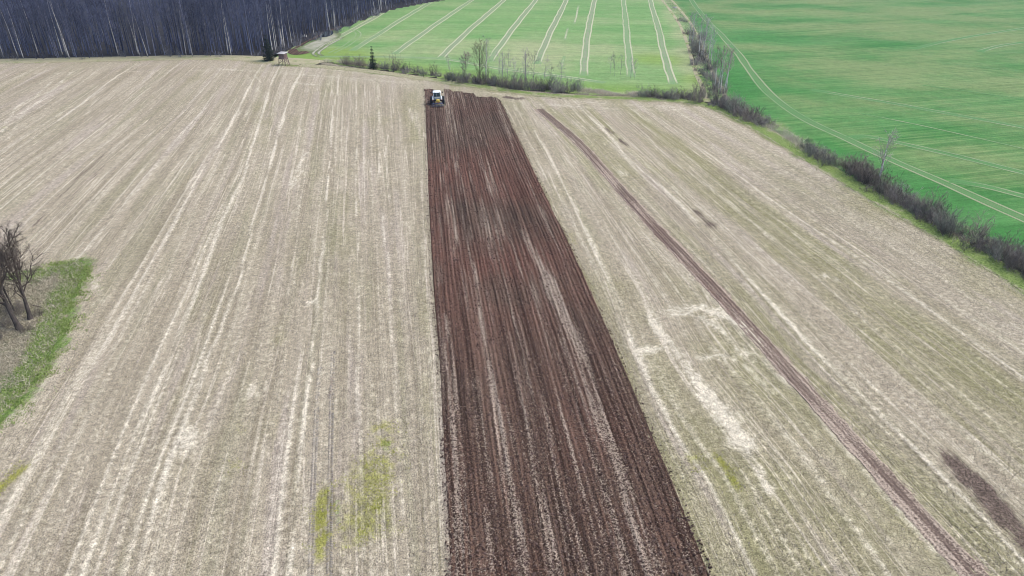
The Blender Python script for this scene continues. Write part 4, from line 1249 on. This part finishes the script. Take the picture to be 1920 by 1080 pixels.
hedge([(1508, 278), (1540, 297), (1572, 314)], 13, .95, 'dark leafless shrub in the clump left of the lone birch', 'shrubs in the clump left of the lone birch', SH, .7)
hedge([(1585, 318), (1610, 332), (1640, 347)], 13, 1.35, 'large brown grey shrub in the rounded clump at the lone birch', 'shrubs in the rounded clump by the lone birch', SHB, .8)
hedge([(1655, 357), (1720, 394), (1800, 440)], 44, 1.05, 'grey leafless shrub in the long hedge right of the lone birch', 'shrubs in the long hedge right of the lone birch', SH, .75)
hedge([(1835, 458), (1880, 484), (1925, 510), (1960, 530)], 26, 1.0, 'grey leafless shrub in the hedge at the right edge of the picture', 'shrubs in the hedge at the right edge', SH + SHB, .8)
# --- trees in the hedges
put_tree(SMALL_SPRUCE[0], P(505, 114), 1.0, 0, 'dark green young spruce at the forest corner beside the hunting hide')
put_tree(SMALL_SPRUCE[1], P(700, 128), 1.0, 1, 'slim green young spruce alone in the low hedge left of the tractor')
put_tree(tree_proto('bare_tree', tall_tree(801, 7.5, .12, 34, 3.2, .62, .14, fine=1.2), M_OAK, M_GTWIG), P(900, 153), .95, 0, 'broad spreading tree with greenish budding twigs in the hedge beyond the tractor')
put_tree(tree_proto('bare_tree', tall_tree(802, 6.0, .35, 22, 1.6, .8, .09), M_OAK, M_REDTWIG), P(872, 149), .9, 0, 'small round topped brown tree left of the broad budding tree')
for px, py, sc, k in [(845, 146, .55, 0), (868, 150, .5, 1), (935, 157, .7, 2), (950, 160, .75, 0), (985, 163, .8, 1), (1000, 165, .8, 2), (1018, 166, .7, 0), (1050, 170, .65, 1), (965, 161, .6, 2), (1035, 168, .55, 0)]:
    put_tree(HG[k], P(px, py), sc, px, 'thin grey bare tree rising from the hedge beyond the tractor', 'tree', 'thin trees in the hedge behind the tractor')
for px, py, sc, k, lab in [(911, 154, .9, 0, 'white stemmed birch right beside the broad budding tree'), (943, 158, .65, 1, 'short pale birch in the hedge, second from the broad budding tree'), (984, 163, .75, 2, 'upright pale birch near the right end of the hedge behind the tractor')]:
    put_tree(HB[k], P(px, py), sc, px * .3, lab)
for px, py, sc, k in [(1153, 143, .55, 0), (1182, 146, .5, 1), (1190, 147, .45, 2), (1163, 140, .5, 1), (1145, 138, .45, 2)]:
    put_tree(HG[k], P(px, py), sc, px, 'faint bare sapling standing in the pale green crop beyond the ditch', 'tree', 'saplings in the crop field')
for px, py, sc, k in [(1292, 78, .8, 0), (1297, 84, .85, 1), (1310, 105, .95, 2), (1316, 112, 1.0, 0), (1319, 100, .85, 1), (1327, 116, .8, 2), (1332, 120, .8, 1)]:
    put_tree(HB[k], P(px, py), sc, px, 'white stemmed birch in the upper part of the belt between the green fields', 'tree', 'birches in the upper belt between the green fields')
for px, py, sc, k in [(1340, 168, .82, 0), (1345, 173, .85, 1), (1350, 176, .9, 2), (1356, 176, .85, 0), (1361, 172, .8, 1)]:
    put_tree(HR[k], P(px, py), sc, px, 'birch with white stem and reddish crown in the clump at the ditch corner', 'tree', 'red crowned birches at the ditch corner')
for px, py, sc, k in [(1300, 70, .7, 0), (1305, 96, .75, 1), (1322, 130, .75, 2), (1334, 150, .7, 0), (1312, 118, .7, 1)]:
    put_tree(HG[k], P(px, py), sc, px, 'grey bare tree among the birches of the belt between the green fields', 'tree', 'grey trees in the belt')
put_tree(tree_proto('birch_tree', tall_tree(805, 6.9, .22, 22, 2.0, .6, .14, .1, fine=.8, droop=.15), M_BIRCH, M_PTWIG), P(1646, 346), 1.0, 0.4, 'lone white birch leaning over the hedge on the right', tilt=.06)

# --- the old trees on the left headland
def old_tree(seed, Ht, tr, lean, forks):
    r = random.Random(seed); T, C = TB(), TB()
    pts, d = bend_path(r, Vector((0, 0, -.3)), Vector((lean[0], lean[1], 1)), Ht * .92, 9, .055, .03)
    rs = [tr * (1 - .85 * (i / 9) ** .8) for i in range(10)]; rs[0] *= 1.5; rs[1] *= 1.08
    T.tube(pts, rs, 9)
    for k in range(forks):
        t = .28 + .7 * k / forks
        p, dd = at_path(pts, t)
        L = Ht * .42 * r.uniform(.6, 1.1) * (1.1 - .5 * t)
        bd = side_dir(r, dd, r.uniform(.5, .95))
        bp, _ = bend_path(r, p, bd, L, 6, .26, .13)
        br = tr * .42 * (1.1 - .75 * t)
        C.tube(bp, [br * (1 - .85 * i / 6) for i in range(7)], 5)
        for m in range(7):
            q, d2 = at_path(bp, r.uniform(.2, 1))
            sp, _ = bend_path(r, q, side_dir(r, d2, r.uniform(.4, 1.0)), L * r.uniform(.25, .5), 4, .3, .08)
            C.tube(sp, [.038, .03, .022, .015, .008], 4)
            twiggy(C, r, sp, 8, 6, L * .22, .42, .008, .0055, .7, .05)
    return T, C
M_OTWIG = mat_twig('dark_branches', (.085, .07, .06), (.15, .125, .11))
put_tree(tree_proto('old_tree', old_tree(901, 10.8, .25, (-.12, .02), 20), M_OAK, M_OTWIG), P(38, 618), 1.0, 0, 'thick dark bare tree at the front of the left grass headland, leaning left')
put_tree(tree_proto('old_tree', old_tree(902, 9.2, .21, (.02, .05), 19), M_OAK, M_OTWIG), P(57, 600), 1.0, 0.3, 'dark bare tree with crooked branches right of the thick leaning tree')
SAPLING = [tree_proto('young_tree', tall_tree(920 + i, 7.5, .2, 14, 1.5, .5, .085, .1), M_OAK, M_OTWIG) for i in range(2)]
for px, py, k in [(8, 566, 0), (16, 560, 1), (-6, 575, 0), (-25, 590, 1), (28, 585, 1)]:
    put_tree(SAPLING[k], P(px, py), random.uniform(.8, 1.05), px, 'thin dark sapling behind the two old trees at the left edge', 'tree', 'saplings behind the old trees')
put_tree(tree_proto('old_tree', old_tree(903, 9.6, .22, (.1, .0), 17), M_OAK, M_OTWIG), P(-22, 600), 1.0, 1.0, 'dark bare tree partly cut off by the left edge')
for px, py, sc in [(18, 612, .55), (50, 622, .45), (-10, 640, .6), (30, 590, .6), (72, 592, .4), (5, 585, .7), (45, 580, .5)]:
    q = P(px, py); o = link('shrub', SHB[px % 2], None, (q[0], q[1], float(H(*q)))); o.scale = (sc, sc, sc * .8); o.rotation_euler = (0, 0, px)
    tag(o, 'low brown leafless brush at the foot of the old trees on the left', 'shrub', 'brush at the foot of the old trees')
br = TB(); r0 = random.Random(3)
bp, _ = bend_path(r0, Vector((0, 0, .05)), Vector((1, -.25, .12)), 2.0, 5, .25, .0)
br.tube(bp, [.05, .045, .04, .03, .02, .01], 5); twiggy(br, r0, bp, 8, 5, .7, .4, .014, .009, .8, .05)
q = P(62, 575)
tag(link('fallen_branch', br.mesh('fallen_branch', M_OTWIG), None, (q[0], q[1], float(H(*q)) + .1)), 'broken branch lying in dead grass beside the old trees', 'branch')

# ------------------------------------------------------------------ hunting hide
M_WOOD = mat_bark('weathered_boards', (.12, .085, .08), (.23, .17, .16), 6)
M_ROOF = plain('pale_roof_sheet', (.42, .41, .40), .7)
q = P(533, 122)
hide = empty('hunting_hide', (q[0], q[1], float(H(*q))), -.3)
tag(hide, 'raised wooden hunting hide with pale roof at the forest corner', 'hunting hide')
for sx in (-1, 1):
    for sy in (-1, 1):
        m = MB(); m.tube([(sx * .95, sy * .9, -.2), (sx * .62, sy * .6, 2.75)], .075, 6); m.build('leg', M_WOOD, hide)
for sy in (-1, 1):
    m = MB(); m.tube([(-.9, sy * .86, .4), (.72, sy * .72, 1.5)], .045, 5); m.build('brace', M_WOOD, hide)
for sx in (-1, 1):
    m = MB(); m.tube([(sx * .86, -.85, .5), (sx * .74, .7, 1.5)], .045, 5); m.build('brace', M_WOOD, hide)
m = MB(); m.box((0, 0, 1.55), (1.7, 1.6, .08), .01); m.build('platform', M_WOOD, hide)
bm_board = MB(); bm_board.box((0, 0, 0), (1.5, .035, .19), .008); mb_ = bm_board.mesh('board', M_WOOD)
for k in range(5):
    for sy in (-1, 1):
        o = link('board', mb_, hide, (0, sy * .72 + random.uniform(-.008, .008), 1.70 + k * .205))
    for sx in (-1, 1):
        o = link('board', mb_, hide, (sx * .76, 0, 1.70 + k * .205)); o.rotation_euler = (0, 0, math.pi / 2); o.scale = (.93, 1, 1)
m = MB(); m.box((0, 0, 2.86), (2.05, 2.0, .09), .02, Matrix.Rotation(.09, 3, 'X')); m.build('roof', M_ROOF, hide)
lad = MB()
for sx in (-1, 1): lad.tube([(1.75, sx * .24 - .3, 0), (.82, sx * .24 - .3, 1.62)], .04, 5)
lo = lad.build('ladder', M_WOOD, hide)
for k in range(6):
    t = (k + .6) / 6.2; m = MB(); m.tube([(1.75 - .93 * t, -.54, 1.62 * t), (1.75 - .93 * t, -.06, 1.62 * t)], .028, 5); m.build('rung', M_WOOD, lo)

# small things seen far off
stone = MB()
def rock(mb, c, s, seed):
    r = random.Random(seed); vs_, qs_ = [], []
    n, rings = 8, 5
    for i in range(rings):
        ph = -.35 + (math.pi / 2 + .35) * i / (rings - 1)
        for k in range(n):
            a = 6.283 * k / n; q = r.uniform(.8, 1.15)
            vs_.append((c[0] + s[0] * math.cos(a) * math.cos(ph) * q, c[1] + s[1] * math.sin(a) * math.cos(ph) * q, c[2] + s[2] * math.sin(ph) * q))
    for i in range(rings - 1):
        for k in range(n): qs_.append((i * n + k, i * n + (k + 1) % n, i * n + n + (k + 1) % n, i * n + n + k))
    mb.add(vs_, qs_)
rock(stone, (0, 0, .1), (.7, .5, .55), 1)
q = P(572, 69)
tag(stone.build('boulder', plain('pale_stone', (.5, .49, .47), .8, var=.25)), 'pale boulder lying at the foot of the forest near the pond', 'boulder').location = (q[0], q[1], float(H(*q)))
st2 = MB(); rock(st2, (0, 0, .05), (.9, .5, .4), 2)
q = P(1265, 15)
tag(st2.build('boulder', plain('field_stone', (.30, .29, .28), .8, var=.3)), 'grey boulder on the bare bank beyond the belt between the green fields', 'boulder').location = (q[0], q[1], float(H(*q)))

# ------------------------------------------------------------------ tractor (seen from behind) and its cultivator
M_BODY = plain('pale_grey_paint', (.60, .66, .68), .35, .5, var=.05)
M_WHITE = plain('white_paint', (.80, .84, .84), .35, .5, var=.04)
M_TYRE = plain('tyre_rubber', (.018, .018, .022), .85, .2)
M_RIM = plain('rim_paint', (.5, .5, .48), .5)
M_BLACK = plain('black_iron', (.03, .03, .035), .5)
M_STEEL = plain('worn_steel', (.13, .14, .19), .45, .5, .4)
M_YEL = plain('yellow_paint', (.72, .52, .09), .4, .5)
M_RED = plain('red_lens', (.45, .03, .03), .25, .5)
M_BLUE = plain('dark_blue_paint', (.05, .06, .13), .45, .4)
tg = NT('cab_glass', .06, .6); M_GLASS = tg.done((.03, .075, .085))
HEAD = math.atan2(-DV[0], DV[1])
tp = P(820, 196)
tr_ = empty('tractor', (tp[0], tp[1], float(H(*tp)) + .06), HEAD)
tr_.scale = (1.0, .87, .85)
tag(tr_, 'pale tractor with white cab roof driving away at the far end of the tilled strip', 'tractor')
# local axes: +y forward, +x right; the rear axle at y = 0
def wheel(name, x, y, R, W):
    w = empty('wheel' if False else name, (x, y, R)); w.parent = tr_
    sg = 1 if x > 0 else -1
    m = MB(); m.lathe((0, 0, 0), [(R * .56, -W * .42), (R * .78, -W * .5), (R * .93, -W * .46), (R * .96, -W * .3), (R * .96, W * .3), (R * .93, W * .46), (R * .78, W * .5), (R * .56, W * .42)], 26)
    for k in range(20):                                     # tread lugs
        for s2 in (-1, 1):
            a = 6.283 * (k + (.5 if s2 > 0 else 0)) / 20
            rot = Matrix.Rotation(a, 3, 'X') @ Matrix.Rotation(s2 * .6, 3, 'Z')
            c = Matrix.Rotation(a, 3, 'X') @ Vector((s2 * W * .23, 0, R * .97))
            m.box(c, (W * .5, .06, R * .055), 0, rot)
    m.build('tyre', M_TYRE, w)
    m = MB(); m.lathe((0, 0, 0), [(R * .57, -W * .40), (R * .50, -W * .30), (R * .48, sg * W * .08), (R * .20, sg * W * .16), (R * .19, sg * W * .34), (0.01, sg * W * .36)] if sg > 0 else [(R * .57, W * .40), (R * .50, W * .30), (R * .48, -W * .08), (R * .20, -W * .16), (R * .19, -W * .34), (0.01, -W * .36)], 20)
    m.build('rim', M_RIM, w)
    return w
for sx in (-1, 1):
    wheel('rear_wheel', sx * 1.12, 0, .90, .52)
    wheel('front_wheel', sx * 1.0, 2.55, .64, .42)
    m = MB(); pr = []
    for k in range(9):
        a = math.radians(20 + 150 * k / 8); pr.append((-.0 - math.cos(a) * 1.0, .88 + math.sin(a) * 1.0))
    for i in range(8):
        (y0, z0), (y1, z1) = pr[i], pr[i + 1]
        for dz in (0, ):
            m.add([(sx * .70, y0, z0), (sx * .98, y0, z0), (sx * .98, y1, z1), (sx * .70, y1, z1), (sx * .70, y0 * .95, z0 - .05), (sx * .98, y0 * .95, z0 - .05), (sx * .98, y1 * .95, z1 - .05), (sx * .70, y1 * .95, z1 - .05)],
                  [(0, 1, 2, 3), (7, 6, 5, 4), (0, 4, 5, 1), (2, 6, 7, 3), (1, 5, 6, 2), (0, 3, 7, 4)])
    fo = m.build('fender', M_BODY, tr_)
    m = MB(); m.box((sx * .86, -.97, 1.22), (.18, .05, .12), .015); m.build('tail_light', M_RED, fo)
m = MB(); m.box((0, .9, .95), (.55, 3.2, .5), .06); m.box((0, 0, .88), (1.5, .4, .36), .05); m.box((0, 2.55, .64), (1.4, .2, .2), .03); m.build('chassis', M_BLACK, tr_)
m = MB(); m.box((0, 2.35, 1.5), (.86, 1.9, .75), .12, None, (.9, .98)); hd = m.build('hood', M_BODY, tr_)
m = MB(); m.box((0, 3.31, 1.42), (.66, .05, .5), .02); m.build('grille', M_BLACK, hd)
m = MB(); m.tube([(.5, 1.75, 1.7), (.5, 1.75, 2.75), (.5, 1.66, 2.9)], .05, 8); m.build('exhaust', M_BLACK, tr_)
cab = empty('cab', (0, 0, 0)); cab.parent = tr_
m = MB(); m.box((0, .5, 1.42), (1.35, 1.5, .62), .06); m.build('cab_base', M_BODY, cab)
m = MB(); m.box((0, -.30, 1.66), (1.3, .10, .16), .02); m.build('rear_panel', M_WHITE, cab)
for sx in (-1, 1):
    for yy, lean in ((-.28, -.10), (.45, 0), (1.2, .05)):
        m = MB(); m.tube([(sx * .68, yy, 1.7), (sx * .66, yy - lean, 2.66)], .055, 6); m.build('pillar', M_WHITE, cab)
    m = MB(); m.box((sx * .655, .48, 2.2), (.02, 1.35, .84)); m.build('side_window', M_GLASS, cab)
    m = MB(); m.tube([(sx * .7, 1.2, 2.4), (sx * 1.05, 1.25, 2.45)], .02, 5); m.box((sx * 1.1, 1.25, 2.38), (.2, .05, .34), .02); m.build('mirror', M_BLACK, cab)
for sx in (-1, 1):
    m = MB(); m.box((sx * .315, -.26, 2.2), (.585, .02, .84)); m.build('rear_window', M_GLASS, cab)
m = MB(); m.box((0, -.27, 2.2), (.05, .04, .86)); m.build('window_bar', M_WHITE, cab)
m = MB(); m.box((0, 1.2, 2.2), (1.26, .02, .84)); m.build('windscreen', M_GLASS, cab)
m = MB(); m.box((0, .45, 2.76), (1.56, 1.9, .2), .08, None, (.92, .94)); rf = m.build('roof', M_WHITE, cab)
for sx in (-1, 1):
    m = MB(); m.box((sx * .5, -.53, 2.74), (.2, .05, .11), .015); m.build('work_light', M_GLASS, rf)
for sx in (-1, 1):
    m = MB(); m.tube([(sx * .38, -.1, .8), (sx * .42, -1.05, .62)], .045, 6); m.build('lift_arm', M_BLACK, tr_)

cp = tp - DV * 1.6
cu = empty('cultivator', (cp[0], cp[1], float(H(*cp)) + .06), HEAD)
cu.scale = (1.0, .9, .85)
tag(cu, 'mounted tine cultivator with roller and yellow headstock behind the tractor', 'cultivator')
m = MB(); m.tube([(-.42, .62, .55), (0.12, .52, 1.45), (.55, .62, .55)], .06, 6); m.box((.12, .45, 1.12), (.70, .34, .66), .08); m.build('headstock', M_YEL, cu)
m = MB(); m.box((.12, .22, .72), (.34, .05, .14), .02); m.build('warning_board', M_RED, cu)
for yy in (.45, -.25):
    m = MB(); m.box((0, yy, .62), (2.1, .11, .11), .015); m.build('toolbar', M_BLUE, cu)
for sx in (-.75, .75):
    m = MB(); m.box((sx, .0, .62), (.1, 1.5, .1), .015); m.build('frame_bar', M_BLUE, cu)
tm = MB(); tm.tube([(0, 0, .62), (0, .12, .42), (0, .02, .12), (0, .16, -.06)], [.035, .035, .03, .02], 5); tm.box((0, .12, -.02), (.2, .08, .03))
tmesh = tm.mesh('tine', M_STEEL)
for k in range(6): link('tine', tmesh, cu, (-.95 + .38 * k, .43, 0))
for k in range(5): link('tine', tmesh, cu, (-.76 + .38 * k, -.27, 0))
ro = empty('roller', (0, -.95, .30)); ro.parent = cu
m = MB(); m.tube([(-1.15, 0, 0), (1.15, 0, 0)], .05, 8); m.build('axle', M_STEEL, ro)
rg = MB(); rg.lathe((0, 0, 0), [(.20, -.03), (.29, -.015), (.29, .015), (.20, .03), (.20, -.03)], 18); rmesh = rg.mesh('ring', M_STEEL)
for k in range(9): link('ring', rmesh, ro, (-1.08 + .27 * k, 0, 0))
for sx in (-1.18, 1.18):
    m = MB(); m.box((sx * .97, -.6, .48), (.06, .95, .14), .015, Matrix.Rotation(-.15, 3, 'X')); m.build('roller_arm', M_BLUE, cu)
m = MB(); m.tube([(-1.12, -.78, .85), (1.12, -.78, .85)], .04, 6)
for k in range(7): m.tube([(-1.05 + .35 * k, -.78, .85), (-1.05 + .35 * k, -.35, .66)], .025, 5)
m.build('guard_rail', M_STEEL, cu)

# ------------------------------------------------------------------ thin spring haze over the whole place
hz = bpy.data.materials.new('haze'); hz.use_nodes = True
hn = hz.node_tree.nodes; hn.clear()
ho = hn.new('ShaderNodeOutputMaterial'); pv = hn.new('ShaderNodeVolumePrincipled')
pv.inputs['Color'].default_value = (.72, .82, 1.0, 1)
pv.inputs['Density'].default_value = 0.00018
pv.inputs['Anisotropy'].default_value = 0.2
hz.node_tree.links.new(pv.outputs[0], ho.inputs['Volume'])
m = MB(); m.box((0, 1000, 18.5), (9000, 11000, 45))
tag(m.build('haze', hz), kind='stuff')
